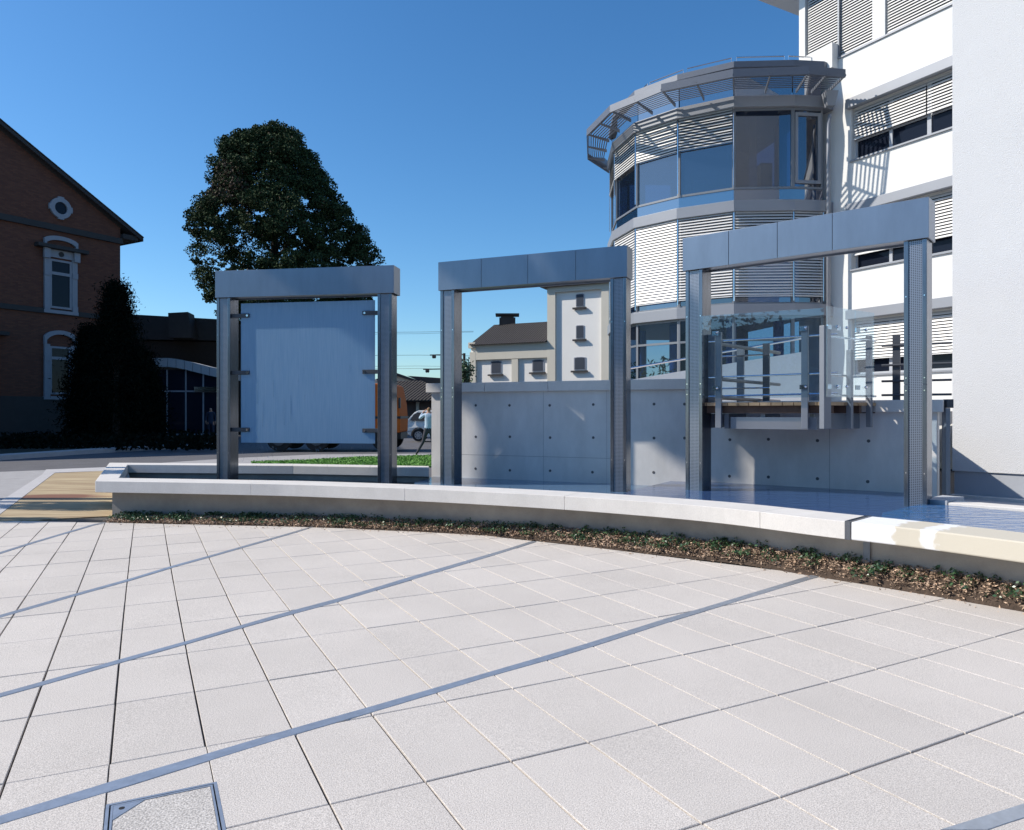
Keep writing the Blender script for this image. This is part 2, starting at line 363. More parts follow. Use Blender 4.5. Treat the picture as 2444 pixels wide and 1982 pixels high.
# paving: slab joints laid out on a slightly fanned grid
ci = [1.279803, 2.19518, 1.121093, -.029254, -.009834, .000444]; cj = [-4.782925, -.538826, 1.128952, -.004166, -.014282, .002799]
def ij(X, Y): m = (1, X, Y, X*X, X*Y, Y*Y); return sum(a*b for a, b in zip(ci, m)), sum(a*b for a, b in zip(cj, m))
def inv(i, j):
    X, Y = 0.0, 5.0
    for _ in range(12):
        a, b = ij(X, Y); e = 1e-4; ax, bx = ij(X+e, Y); ay, by = ij(X, Y+e)
        J = ((ax-a)/e, (ay-a)/e, (bx-b)/e, (by-b)/e); D = J[0]*J[3]-J[1]*J[2]
        r0, r1 = i-a, j-b; dx = (J[3]*r0-J[1]*r1)/D; dy = (-J[2]*r0+J[0]*r1)/D
        s_ = min(1, 2/(abs(dx)+abs(dy)+1e-9)); X += dx*s_; Y += dy*s_
        if abs(X) > 30 or abs(Y) > 30: return None
    return (X, Y)
bed_edge = [gnd(x, y) for x, y in [(0, 1243), (252, 1248), (395, 1251), (540, 1254), (700, 1257.5), (850, 1263), (1000, 1270), (1100, 1275.5), (1200, 1282), (1300, 1292.6), (1400, 1305), (1500, 1316.5), (1600, 1327.5), (1700, 1338.5), (1800, 1351), (1950, 1376.5), (2050, 1393.5), (2130, 1407), (2250, 1427), (2350, 1444.5), (2444, 1461)]]
bed_edge.append(bed_edge[-1]*1.0+(bed_edge[-1]-bed_edge[-2])*4)
mb = MB(); cov = [gnd(252, 1925), gnd(505, 1869), gnd(541, 1982), gnd(246, 2060)]
man_c = None
for i in range(-9, 30):
    for j in range(-8, 16):
        q = [inv(i, j), inv(i+1, j), inv(i+1, j+1), inv(i, j+1)]
        if any(x is None for x in q): continue
        c = Vector((sum(x[0] for x in q)/4, sum(x[1] for x in q)/4))
        if c.y < -2.5 or abs(c.x) > 11 or c.y > 13: continue
        ar = sum(q[k][0]*q[(k+1) % 4][1]-q[(k+1) % 4][0]*q[k][1] for k in range(4))/2
        if not (.2 < abs(ar) < .6): continue
        if ar < 0: q = q[::-1]
        gap = .0036+random.random()*.0022
        qq = [Vector(x) for x in q]; ins = []
        for k in range(4):
            a, b, d = qq[k-1], qq[k], qq[(k+1) % 4]; u = (a-b).normalized(); v = (d-b).normalized(); ins.append(b+(u+v)*gap)
        poly = [tuple(x) for x in ins]
        for k in range(len(bed_edge)-1):
            if poly: poly = clip(poly, tuple(bed_edge[k+1].xy), tuple(bed_edge[k].xy))
        if len(poly) < 3: continue
        if i == 1 and j == -1:                      # the slab the access cover replaces
            man_q = [Vector(x) for x in q]
            e0 = man_q
            continue
        dz = random.uniform(-.0012, .0012); tx, ty = random.uniform(-.002, .002), random.uniform(-.002, .002)
        zf = lambda x, y, e=0: dz+tx*(x-c.x)+ty*(y-c.y)+e
        k = len(poly); cc = Vector((sum(x[0] for x in poly)/k, sum(x[1] for x in poly)/k))
        inn = [Vector(x)+(cc-Vector(x)).normalized()*.004 for x in poly]
        vs = [(x, y, -.02) for x, y in poly]+[(x, y, zf(x, y)-.003) for x, y in poly]+[(x.x, x.y, zf(x.x, x.y)) for x in inn]
        mb.add(vs, [(a, (a+1) % k, k+(a+1) % k, k+a) for a in range(k)]+[(k+a, k+(a+1) % k, 2*k+(a+1) % k, 2*k+a) for a in range(k)]+[tuple(range(2*k, 3*k))])
tag(mb.build('plaza_paving', slab_m, norm=False), kind='structure')
tag(MB().prism([(-12, -3), (12, -3), (12, 6), (6, 8), (0, 10.5), (-6.4, 11.2), (-7.2, 10.8), (-12, 10.6)], -.04, -.016).build('paving_bed', joint_m), kind='structure')

# inlaid steel bands
def strip(top, bot, label, grp='steel bands set in the paving'):
    A = spline([gnd(*q).xy for q in top], .4); B = spline([gnd(*q).xy for q in bot], .4)
    k = min(len(A), len(B))
    ta = np.linspace(0, 1, 40)
    def rs(L):
        L = [Vector(x) for x in L]; d = [0]
        for i in range(1, len(L)): d.append(d[-1]+(L[i]-L[i-1]).length)
        return [Vector((float(np.interp(t*d[-1], d, [x.x for x in L])), float(np.interp(t*d[-1], d, [x.y for x in L])))) for t in ta]
    A, B = rs(A), rs(B); mb = MB(); band(mb, A, B, -.02, .0035); c = A[20]
    tag(mb.build('steel_band', strip_m, loc=(c.x, c.y, 0), bevel=.001), label, 'paving band', grp)
strip([(-420, 2080), (0, 1949), (258, 1869.2), (489, 1802), (697, 1740.3), (875, 1690.7), (1032, 1645), (1168, 1605), (1290, 1569.7), (1402, 1536.7), (1588, 1477.8), (1668, 1454.8), (1800, 1414.8), (1936, 1373.5)],
      [(-420, 2100), (0, 1968.7), (258, 1892), (489, 1820), (702, 1754.5), (883, 1702.5), (1040, 1655.4), (1176, 1613), (1305, 1577.3), (1414, 1544), (1602, 1484), (1683, 1459), (1812, 1420.5), (1957, 1376.5)],
      'widest grey steel band, crossing the paving from the lower left corner past the access cover')
strip([(-250, 1728), (0, 1656), (106, 1626.8), (289, 1574.1), (443, 1532.1), (577, 1492.9), (691, 1460), (798, 1431.6), (886, 1406.4), (968, 1381.1), (1200, 1313.9), (1269, 1292.3)],
      [(-250, 1738), (0, 1664.7), (104, 1636), (287, 1583), (446, 1538), (581, 1498.5), (698, 1466.5), (806, 1437.8), (893, 1411.5), (977, 1386.5), (1206, 1317.8), (1281, 1293.6)],
      'long grey steel band, second nearest, ending at the planting bed in the middle')
strip([(-150, 1511), (0, 1469), (45, 1456.2), (190, 1415), (310, 1382), (412, 1351), (500, 1327), (579, 1304.5), (648, 1285), (709, 1267.5), (744, 1257.5)],
      [(-150, 1518), (0, 1475.5), (45, 1462.5), (190, 1420.5), (310, 1387), (412, 1355.7), (500, 1331.2), (579, 1308.5), (648, 1288.8), (709, 1271), (750, 1258)],
      'thin grey steel band between the two that end left of the basin centre')
strip([(-60, 1338), (0, 1318.6), (66, 1297.8), (168, 1268), (224, 1251.6), (250, 1247)], [(-60, 1342), (0, 1323), (66, 1301.8), (168, 1271.5), (224, 1254.6), (252, 1248.4)],
      'farthest and shortest steel band, ending at the left tip of the planting bed')
strip([(2244, 1982), (2278, 1971.5), (2444, 1919.7), (2600, 1872)], [(2357, 1982), (2400, 1967), (2444, 1953), (2600, 1902)], 'steel band cutting off the lower right corner of the paving')
# access cover
U = (man_q[1]-man_q[0]).normalized(); CQ = [gnd(252, 1925).xy, gnd(541, 1985).xy, gnd(512, 1868).xy]
tl, tr = gnd(253, 1922).xy, gnd(517, 1867).xy; ux = (tr-tl).normalized(); uy = Vector((ux.y, -ux.x)); W_ = (tr-tl).length; D_ = .62
root = thing('access_cover', (*(tl+ux*W_/2+uy*D_/2), 0), 'square access cover filled with paving concrete, in a steel tray with corner lifting holes', 'access cover')
def cp(a, b): return tl+ux*a+uy*b
mb = MB()
for (a0, a1, b0, b1) in [(0, W_, 0, .012), (0, W_, D_-.012, D_), (0, .012, .012, D_-.012), (W_-.012, W_, .012, D_-.012), (.018, W_-.018, .018, .026), (.018, W_-.018, D_-.026, D_-.018), (.018, .026, .026, D_-.026), (W_-.026, W_-.018, .026, D_-.026)]:
    mb.prism([cp(a0, b0), cp(a0, b1), cp(a1, b1), cp(a1, b0)], -.03, .002)
mb.build('frame', strip_m, root)
MB().prism([cp(-.01, -.01), cp(-.01, D_+.01), cp(W_+.01, D_+.01), cp(W_+.01, -.01)], -.02, -.009).build('seal', rubber_m, root)
MB().prism([cp(.0275, .0275), cp(.0275, D_-.0275), cp(W_-.0275, D_-.0275), cp(W_-.0275, .0275)], -.02, -.001).build('infill', mat('speckled cover concrete', (.60, .56, .52), .88, var=.2, vs=6, bump=.25, bs=150, fine=.45, fs=120), root)
for (a, b, sa, sb) in [(.027, .027, 1, 1), (W_-.027, D_-.027, -1, -1), (W_-.027, .027, -1, 1), (.027, D_-.027, 1, -1)]:
    if (sa, sb) in ((-1, 1), (1, -1)): continue
    pp = [cp(a, b), cp(a+sa*.11, b), cp(a, b+sb*.11)]
    MB().prism(pp if sa*sb < 0 else pp[::-1], -.01, .0015).build('corner_plate', strip_m, root)
    c = cp(a+sa*.03, b+sb*.03); MB().cyl((c.x, c.y, .0015), (0, 0, 1), .011, .002, 14).build('lifting_hole', rubber_m, root)
# slabs around the cover tray
mb = MB(); q = man_q; order = [Vector(x) for x in q]
poly0 = [tuple(x) for x in order]
def outside(a0, a1): return clip(poly0, tuple(a1), tuple(a0))
e = [cp(-.006, -.006), cp(W_+.006, -.006), cp(W_+.006, D_+.006), cp(-.006, D_+.006)]
for k in range(4):
    pc = clip(poly0, tuple(e[k]), tuple(e[(k+1) % 4])) 
    if len(pc) > 2 and k == 0: mb.prism(pc, -.02, -.0005)
if mb.f: tag(mb.build('cut_paving_slab', slab_m), kind='structure')

# left: coloured strip, kerb, verge, lawn
def pav(mb, pts, z0, z1): mb.prism([gnd(*q).xy for q in pts], z0, z1)
tan_m = mat('ribbed tan paving', (.42, .32, .19), .9, var=.1, fine=.2, fs=60)
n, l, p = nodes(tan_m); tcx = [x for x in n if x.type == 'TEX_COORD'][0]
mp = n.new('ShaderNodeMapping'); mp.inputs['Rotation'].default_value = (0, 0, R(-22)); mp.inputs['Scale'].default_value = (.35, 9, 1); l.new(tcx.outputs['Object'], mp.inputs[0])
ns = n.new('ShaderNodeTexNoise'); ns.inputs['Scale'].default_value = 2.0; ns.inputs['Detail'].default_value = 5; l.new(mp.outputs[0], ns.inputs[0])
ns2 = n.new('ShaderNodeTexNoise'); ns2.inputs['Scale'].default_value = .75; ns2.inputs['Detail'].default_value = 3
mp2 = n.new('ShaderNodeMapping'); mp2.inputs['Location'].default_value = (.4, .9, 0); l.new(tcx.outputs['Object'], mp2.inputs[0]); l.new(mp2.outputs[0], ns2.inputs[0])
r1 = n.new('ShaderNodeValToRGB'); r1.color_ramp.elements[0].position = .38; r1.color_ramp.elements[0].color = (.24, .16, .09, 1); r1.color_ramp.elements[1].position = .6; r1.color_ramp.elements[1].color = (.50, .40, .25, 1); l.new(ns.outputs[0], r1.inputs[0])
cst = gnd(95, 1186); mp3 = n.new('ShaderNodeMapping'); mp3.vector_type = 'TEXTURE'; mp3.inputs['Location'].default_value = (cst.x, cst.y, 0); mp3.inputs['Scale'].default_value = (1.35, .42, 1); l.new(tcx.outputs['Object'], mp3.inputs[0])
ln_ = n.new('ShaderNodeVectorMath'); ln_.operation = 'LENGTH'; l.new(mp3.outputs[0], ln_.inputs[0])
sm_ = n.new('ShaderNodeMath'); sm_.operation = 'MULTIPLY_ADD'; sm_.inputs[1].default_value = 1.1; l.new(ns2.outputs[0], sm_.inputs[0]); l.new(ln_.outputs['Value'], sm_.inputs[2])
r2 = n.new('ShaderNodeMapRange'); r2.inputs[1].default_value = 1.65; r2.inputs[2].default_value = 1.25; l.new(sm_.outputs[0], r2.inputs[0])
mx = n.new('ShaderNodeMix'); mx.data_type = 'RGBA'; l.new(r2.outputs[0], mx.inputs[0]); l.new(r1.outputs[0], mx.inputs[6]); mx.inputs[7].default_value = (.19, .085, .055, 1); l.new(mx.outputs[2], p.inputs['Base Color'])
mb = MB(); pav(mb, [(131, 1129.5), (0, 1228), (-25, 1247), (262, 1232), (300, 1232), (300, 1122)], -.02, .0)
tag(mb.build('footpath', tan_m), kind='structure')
mb = MB(); pav(mb, [(101, 1133), (0, 1198), (-140, 1290), (-25, 1247), (131, 1129.2)], -.03, .006)
pav(mb, [(110, 1121.5), (101, 1133), (131, 1129), (330, 1121.5), (330, 1113)], -.03, .006)
tag(mb.build('kerb', kerb_m), kind='structure')
pale_m = mat('asphalt painted sunlit', (.40, .385, .385), .9, var=.2, vs=3, fine=.2)  # lit copy of the asphalt, sunlight painted in as a paler grey
mb = MB(); pav(mb, [(-900, 1290), (-140, 1290), (0, 1199), (100, 1133.5), (110, 1122), (-40, 1128), (-900, 1200)], -.04, -.004)
tag(mb.build('sunlit_asphalt', pale_m), kind='structure')
mb = MB(); pav(mb, [(300, 1121), (600, 1111), (640, 1104.5), (900, 1094), (1027, 1089.5), (1027, 1083), (755, 1085), (568, 1093), (400, 1104), (300, 1112)], -.04, -.002)
tag(mb.build('path', pale_m), kind='structure')  # road strip beyond the basin, its sunlit tone painted by the pale colour
gre = MB(); pts = [(600, 1113), (600, 1104), (720, 1100), (850, 1093), (1000, 1089), (1300, 1085), (1300, 1113)]; pav(gre, pts, -.04, .01)
tag(gre.build('lawn_base', lawn_m), kind='structure')
G = [gnd(*q).xy for q in pts]; xs = []
while len(xs) < 16000:
    x = random.uniform(-8.5, 1); y = random.uniform(21.5, 30)
    c_, s_ = False, 0
    for a in range(len(G)):
        b = (a+1) % len(G)
        if (G[a].y > y) != (G[b].y > y) and x < (G[b].x-G[a].x)*(y-G[a].y)/(G[b].y-G[a].y)+G[a].x: c_ = not c_
    if c_: xs.append((x, y, random.uniform(.02, .05)))
tag(cloud('lawn_grass', xs, np.random.uniform(.05, .10, len(xs)), grass_m, loc=(-4, 24, 0), aspect=.35), kind='stuff')
mb = MB(); pav(mb, [(-600, 1092), (0, 1092.5), (200, 1079), (400, 1067.5), (560, 1062), (560, 1035), (-600, 1035)], -.05, .11)
tag(mb.build('planted_verge', dirt_m), kind='structure')
mb = MB(); A = [gnd(x, y).xy for x, y in [(-600, 1096), (0, 1096), (200, 1082), (400, 1070.5), (560, 1064.5)]]; B = [gnd(x, y).xy for x, y in [(-600, 1092), (0, 1092.3), (200, 1079), (400, 1067.5), (560, 1062)]]
band(mb, A, B, -.05, .12); tag(mb.build('road_kerb', kerb_m), kind='structure')
xs = [(a.x, a.y, a.z) for a in (gnd(random.uniform(-200, 540), 0+random.uniform(1046, 1078), .1) for _ in range(7000)) ]
xs = [(x, y, .1+random.random()**2*.5) for x, y, z in xs if y > 29.5+abs(x)*.0 and (y-27.5) > .0]
tag(cloud('verge_ground_cover', xs, .22, cleaf_m, loc=(-18, 36, 0)), kind='stuff')

# ------------------------------------------------------------------ the long curved basin
CAPZ = .57
front = [gnd(x, y, CAPZ).xy for x, y in [(227, 1148.6), (400, 1151.2), (560, 1154), (700, 1156.8), (900, 1163.6), (1050, 1169.3), (1200, 1176.6), (1350, 1184.5), (1520, 1196), (1700, 1210), (1840, 1225), (1976, 1241.6), (2100, 1252.5), (2250, 1270), (2444, 1294)]]
front.append(front[-1]+(front[-1]-front[-2])*1.6)
fl = smoothline(spline(front, .12), 10)
inner = offset(fl, .52)          # left of travel = away from the camera
basin = thing('fountain_basin', (0, 9.5, 0), 'long curved pale concrete fountain basin with an overhanging flat rim', 'fountain basin')
def nearest(px, line, z=CAPZ):
    return min(range(len(line)), key=lambda i: abs(CX+FL*line[i].x/line[i].y-px))
cuts = [nearest(x, fl) for x in (597, 960, 1349, 1827)]; jt = nearest(2022, fl)
segs = [0]+cuts+[jt]
for a, b in zip(segs[:-1], segs[1:]):
    A = fl[a:b+1]; B = inner[a:b+1]
    if a == 0:      # left end is cut on the skew
        B = [gnd(293, 1140.3, CAPZ).xy if False else x for x in B]
    mb = MB(); A2 = [x.copy() for x in A]; B2 = [x.copy() for x in B]
    A2[-1] += (A2[-2]-A2[-1]).normalized()*.0015; B2[-1] += (B2[-2]-B2[-1]).normalized()*.0015
    band(mb, A2, B2, CAPZ-.165, CAPZ); mb.build('rim_slab', cap_m, basin, bevel=.005)
# stained right-hand rim
stain_m = mat('stained precast concrete', (.69, .665, .65), .75, fine=.08, fs=120, bump=.05)
n, l, p = nodes(stain_m); tcx = [x for x in n if x.type == 'TEX_COORD'][0]
at_ = n.new('ShaderNodeAttribute'); at_.attribute_name = 'run'
ns = n.new('ShaderNodeTexNoise'); ns.inputs['Scale'].default_value = 9; l.new(tcx.outputs['Object'], ns.inputs[0])
ad = n.new('ShaderNodeMath'); ad.operation = 'MULTIPLY_ADD'; ad.inputs[1].default_value = .13; l.new(ns.outputs[0], ad.inputs[0]); l.new(at_.outputs['Fac'], ad.inputs[2])
rp = n.new('ShaderNodeValToRGB'); rp.color_ramp.interpolation = 'LINEAR'; el = rp.color_ramp.elements
W0, ST = (.74, .735, .73, 1), (.56, .51, .42, 1)
el[0].position = 0; el[0].color = W0; el[1].position = 1; el[1].color = ST
for ps, c_ in [(.234, W0), (.252, ST), (.368, ST), (.388, W0), (.455, W0), (.472, ST)]: x = el.new(ps); x.color = c_
l.new(ad.outputs[0], rp.inputs[0]); l.new(rp.outputs[0], p.inputs['Base Color'])
A = fl[jt:]; B = inner[jt:]; A[0] = A[0]+(A[1]-A[0]).normalized()*.05; B[0] = B[0]+(B[1]-B[0]).normalized()*.05
mb = MB(); band(mb, A, B, CAPZ-.165, CAPZ); o = mb.build('stained_rim_slab', stain_m, basin, bevel=.012)
o['label'] = 'rim slab with beige stain and two white patches'
att = o.data.attributes.new('run', 'FLOAT', 'POINT'); base0 = fl[jt]
dist = [0]
for i in range(1, len(A)): dist.append(dist[-1]+(A[i]-A[i-1]).length)
for i, v in enumerate(o.data.vertices): q = A[i % len(A)]; att.data[i].value = (CX+FL*q.x/q.y-2030)/414*.9-.05
# steel joint cover
a, b = fl[jt], inner[jt]; t_ = (fl[jt+1]-fl[jt]).normalized(); nn = (b-a).normalized()
mb = MB(); mb.prism([a-nn*.006, a-nn*.006+t_*.05, b+t_*.05, b], CAPZ+.001, CAPZ+.006)
mb.prism([a-nn*.006, a-nn*.006+t_*.05, a-nn*.001+t_*.05, a-nn*.001], CAPZ-.165, CAPZ+.001)
mb.build('joint_cover', tube_m if False else steel_m, basin)
a2 = a+nn*.29; mb = MB(); mb.prism([a2-nn*.012+t_*.06, a2-nn*.012+t_*.12, a2+t_*.12, a2+t_*.06], -.03, CAPZ-.166); mb.build('joint_cover', gsteel_m, basin)
# wall under the rim
L1 = offset(fl, .30); L1[0] = L1[0]+(L1[1]-L1[0]).normalized()*.05
for k in range(1, 4):
    if (L1[k]-L1[0]).dot(L1[5]-L1[0]) <= 0.02: L1[k] = L1[0]+(L1[5]-L1[0])*.02*k
L2 = offset(fl, .44); L2[0] = L1[0]+(L2[2]-L1[2]); 
mb = MB(); band(mb, L1, L2, -.05, CAPZ-.166); mb.build('basin_wall', base_m, basin)
i0 = nearest(822, L1); i1 = nearest(1372, L1)
g_ = offset(fl, .196); mb = MB(); mb_i = 0
band(mb, [x for x in offset(fl, .185)[0:i0]], g_[0:i0], .10, CAPZ-.168) if False else None
gr = offset(fl, .293); band(mb, gr[i0:], offset(fl, .299)[i0:], .02, .155); mb.build('drain_panel', base_m, basin)
# left end and back arms of the rim
FLo = fl[0]; FLi = gnd(293.4, 1140.3, CAPZ).xy; BLo = gnd(261, 1104.6, CAPZ).xy; BLi = gnd(305, 1108.8, CAPZ).xy
BR = gnd(1024, 1117, CAPZ).xy; BRo = gnd(1024, 1112.6, CAPZ).xy; BM = gnd(700, 1111.5, CAPZ).xy; BMo = gnd(700, 1107, CAPZ).xy
i5 = nearest(300, inner)
mb = MB(); mb.prism([FLo, inner[0]+(inner[1]-inner[0])*.0, BLi, BLo], CAPZ-.165, CAPZ-.0005); mb.build('end_rim_slab', cap_m, basin, bevel=.01)
mb = MB(); mb.prism([BLi, BM, BMo, BLo], CAPZ-.165, CAPZ-.001); mb.build('back_rim_slab', cap_m, basin, bevel=.01)
mb = MB(); mb.prism([BM, BR, BRo, BMo], CAPZ-.165, CAPZ-.0015); mb.build('back_rim_slab', cap_m, basin, bevel=.01)
mb = MB(); ins = lambda a, d: Vector((a[0]+d[0], a[1]+d[1]))
mb.prism([L1[0]+Vector((.001, .004)), L1[0]+Vector((.3, 0)), ins(BLi, (-.02, .07)), ins(BLo, (.14, -.1))], -.05, CAPZ-.1665)
mb.prism([ins(BLi, (0, .08)), ins(BM, (0, .08)), ins(BMo, (0, -.08)), ins(BLo, (0, -.08))], -.05, CAPZ-.167)
mb.prism([ins(BM, (0, .08)), ins(BR, (0, .08)), ins(BRo, (0, -.08)), ins(BMo, (0, -.08))], -.05, CAPZ-.1675)
mb.build('basin_wall', base_m, basin)

# water: stepped levels
iw = lambda px: inner[nearest(px, inner)]
def seg_inner(p0, p1): a, b = nearest(p0, inner), nearest(p1, inner); return [x for x in inner[a:b+1]]
wa = lambda s: Vector((-.166+2.5*s, 13.3-1.14*s))       # foot of the tall concrete wall
wb = lambda s: Vector((3.23+1.99*s, 11.89-1.42*s))       # foot of the lower wall behind the third frame
z1, z2, z3, z4 = .30, .364, .45, .485
p1 = [ins(x, (0, .0)) for x in seg_inner(200, 985)]
mb = MB(); bot = offset(fl, .46)
b_1 = bot[:nearest(985, bot)+1]
mb.prism([x for x in b_1]+[Vector((-1.68, 12.7)), Vector((-1.36, 13.9)), BM+Vector((0, .15)), BLi+Vector((-.05, .15))], z1-.05, z1)
tag(mb.build('basin_water', wat1), kind='structure')
b_2 = bot[nearest(985, bot):nearest(1440, bot)+1]
mb = MB(); mb.prism([x for x in b_2]+[Vector((1.74, 10.65)), Vector((2.64, 12.09)), wa(1.14)+Vector((.1, .2)), wa(-.55)+Vector((.1, .2)), Vector((-1.68, 12.7))], z1-.1, z2)
tag(mb.build('film_water', wat2), kind='structure')
b_3 = bot[nearest(1440, bot):nearest(2085, bot)+1]
mb = MB(); mb.prism([x for x in b_3]+[Vector((4.01, 7.98)), Vector((4.91, 8.80)), wb(1.15)+Vector((.1, .2)), wb(0)+Vector((.1, .2)), Vector((2.64, 12.12)), Vector((1.74, 10.65))], z1-.1, z3)
tag(mb.build('overflow_water', wat3), kind='structure')
b_4 = bot[nearest(2085, bot):]
mb = MB(); mb.prism([x for x in b_4]+[Vector((8.9, 4.3)), Vector((5.10, 8.62)), Vector((4.91, 8.80)), Vector((4.01, 7.98))], z1-.1, z4)
tag(mb.build('pool_water', wat4), kind='structure')

# mulch and ground cover along the basin
eo = [q.xy for q in bed_edge[1:]]; eo = smoothline(spline(eo, .1), 2); L1o = offset(fl, .298)
mb = MB(); E2 = []; 
for q in eo: k = min(range(len(L1o)), key=lambda i: (L1o[i]-q).length); E2.append(L1o[k])
hb = lambda x: max(.03, .045+.0143*(x+5))
mz = lambda x, t: .008+hb(x)*math.sin(min(1, t)*math.pi/2)
NT = 7; vs = []; fs = []
for a_, b_ in zip(eo, E2):
    for k in range(NT): q = a_.lerp(b_, k/(NT-1)); vs.append((q.x, q.y, mz(q.x, k/(NT-1))-.012))
for i in range(len(eo)-1):
    for k in range(NT-1): fs.append((i*NT+k, (i+1)*NT+k, (i+1)*NT+k+1, i*NT+k+1))
mb.add(vs, fs); tag(mb.build('planting_bed', soil_m), kind='structure')
def bedpts(N, lo, hi, jit=.02):
    out = []
    while len(out) < N:
        i = random.randrange(len(eo)-1); wdt = (E2[i]-eo[i]).length
        t = random.uniform(lo, hi); 
        if random.random() > wdt/.9+.2: continue
        q = eo[i].lerp(E2[i], t)+Vector((random.uniform(-.06, .06), random.uniform(-.04, .04)))
        if (q-eo[i]).dot(E2[i]-eo[i]) < 0.002: continue
        out.append((q.x, q.y, t))
    return out
xs = [(x, y, mz(x, t)+random.uniform(-.01, .022)) for x, y, t in bedpts(42000, 0.01, .99)]
for _ in range(420):
    i = random.randrange(len(eo)-1); t = -random.random()**2*.6; q = eo[i].lerp(E2[i], t); xs.append((q.x+random.uniform(-.1, .1), q.y, .004))
tag(cloud('bark_mulch', xs, np.random.uniform(.015, .045, len(xs)), mulch_m, loc=(0, 8.5, 0), aspect=.32, flat=.55), kind='stuff')
cl = bedpts(340, .15, .97); xs = []
for x, y, t in cl:
    r_ = random.uniform(.05, .16)
    for _ in range(int(260*r_)): a = random.uniform(0, 6.28); d = r_*math.sqrt(random.random()); xs.append((x+math.cos(a)*d, y+math.sin(a)*d*.45, mz(x, t)+.01+random.random()*.07*(1.1-d/r_*.6)))
xs = [q for q in xs if min((q[0]-e.x)**2+(q[1]-e.y)**2 for e in eo[::3]) > .0004]
tag(cloud('ground_cover_plants', xs, np.random.uniform(.022, .045, len(xs)), leaf_m, loc=(0, 8.5, 0), aspect=.6, flat=.3), kind='stuff')

# ------------------------------------------------------------------ three steel portal frames
TOPZ = 4.09
def portal(A, B, posts, label, seams, wz, panel=None):
    A, B = Vector(A), Vector(B); P = Plane(A, B-A); Ln = (B-A).length
    r_ = thing('steel_portal_frame', (*((A+B)/2), wz), label, 'portal frame', 'steel portal frames standing in the basin')
    mb = MB(); mb.pbox(P, .02, Ln-.02, -.33, -.02, TOPZ-.455, TOPZ-.02)
    bm = mb.build('beam', beam_m, r_)
    sm = [0]+seams+[Ln]; pn = MB()
    for a, b in zip(sm[:-1], sm[1:]): pn.pbox(P, a+(.0025 if a else 0), b-(.0025 if b < Ln else 0), -.02, 0, TOPZ-.475, TOPZ)
    pn.pbox(P, 0, .02, -.35, -.0201, TOPZ-.475, TOPZ); pn.pbox(P, Ln-.02, Ln, -.35, -.0201, TOPZ-.475, TOPZ)
    pn.pbox(P, .0201, Ln-.0201, -.35, -.33, TOPZ-.475, TOPZ); pn.pbox(P, .0201, Ln-.0201, -.3299, -.0201, TOPZ-.019, TOPZ-.001)
    pn.build('cladding', beam_m, r_, bevel=.003)
    for (s0, s1) in posts:
        wd = s1-s0; zt = TOPZ-.476; z0 = 0.05; o0, o1 = -.32, -.035
        po = MB(); po.pbox(P, s0, s1, o0, o1-.022, z0, zt); fw = wd*.2
        po.pbox(P, s0, s0+fw, o1-.0219, o1, z0, 1.90); po.pbox(P, s0, s0+fw, o1-.0219, o1, 1.905, zt)
        po.pbox(P, s1-fw, s1, o1-.0219, o1, z0, 1.90); po.pbox(P, s1-fw, s1, o1-.0219, o1, 1.905, zt)
        post = po.build('post', steel_m, r_, bevel=.003)
        q = MB(); a0, a1 = s0+fw+.001, s1-fw-.001
        q.quad(P.P(a0, o1-.012, z0), P.P(a1, o1-.012, z0), P.P(a1, o1-.012, zt), P.P(a0, o1-.012, zt), uv=[(0, 0), (a1-a0, 0), (a1-a0, zt-z0), (0, zt-z0)])
        q.build('perforated_panel', perf_m, post)
        for z in (.85, 1.83, 1.98, 2.95):
            for s in (s0+fw*.5, s1-fw*.5): MB().cyl(P.P(s, o1+.002, z), (P.n.x, P.n.y, 0), .008, .008, 8).build('bolt', tube_m, post)
    return r_, P, Ln
def fpx(P, xs, off=-.035):
    out = []
    for x in xs:
        k = (x-CX)/FL; o = P.o+P.n*off; t = (k*o.y-o.x)/(P.d.x-k*P.d.y); out.append(t)
    return out
specs = [((-5.29, 13.14), (-2.02, 12.60), (517, 549, 901, 935), 'steel portal frame holding a wet frosted glass pane, farthest left', [], z1),
         ((-1.238, 12.37), (1.731, 11.10), (1050.6, 1083.9, 1456.5, 1494.5), 'empty steel portal frame in front of the tall concrete wall, middle one', [.80, 1.62, 2.42], z2),
         ((2.468, 10.67), (4.867, 8.61), (1636, 1676, 2157, 2212), 'nearest and tallest-looking steel portal frame, standing before the timber deck', [.70, 1.38, 2.08], z3)]
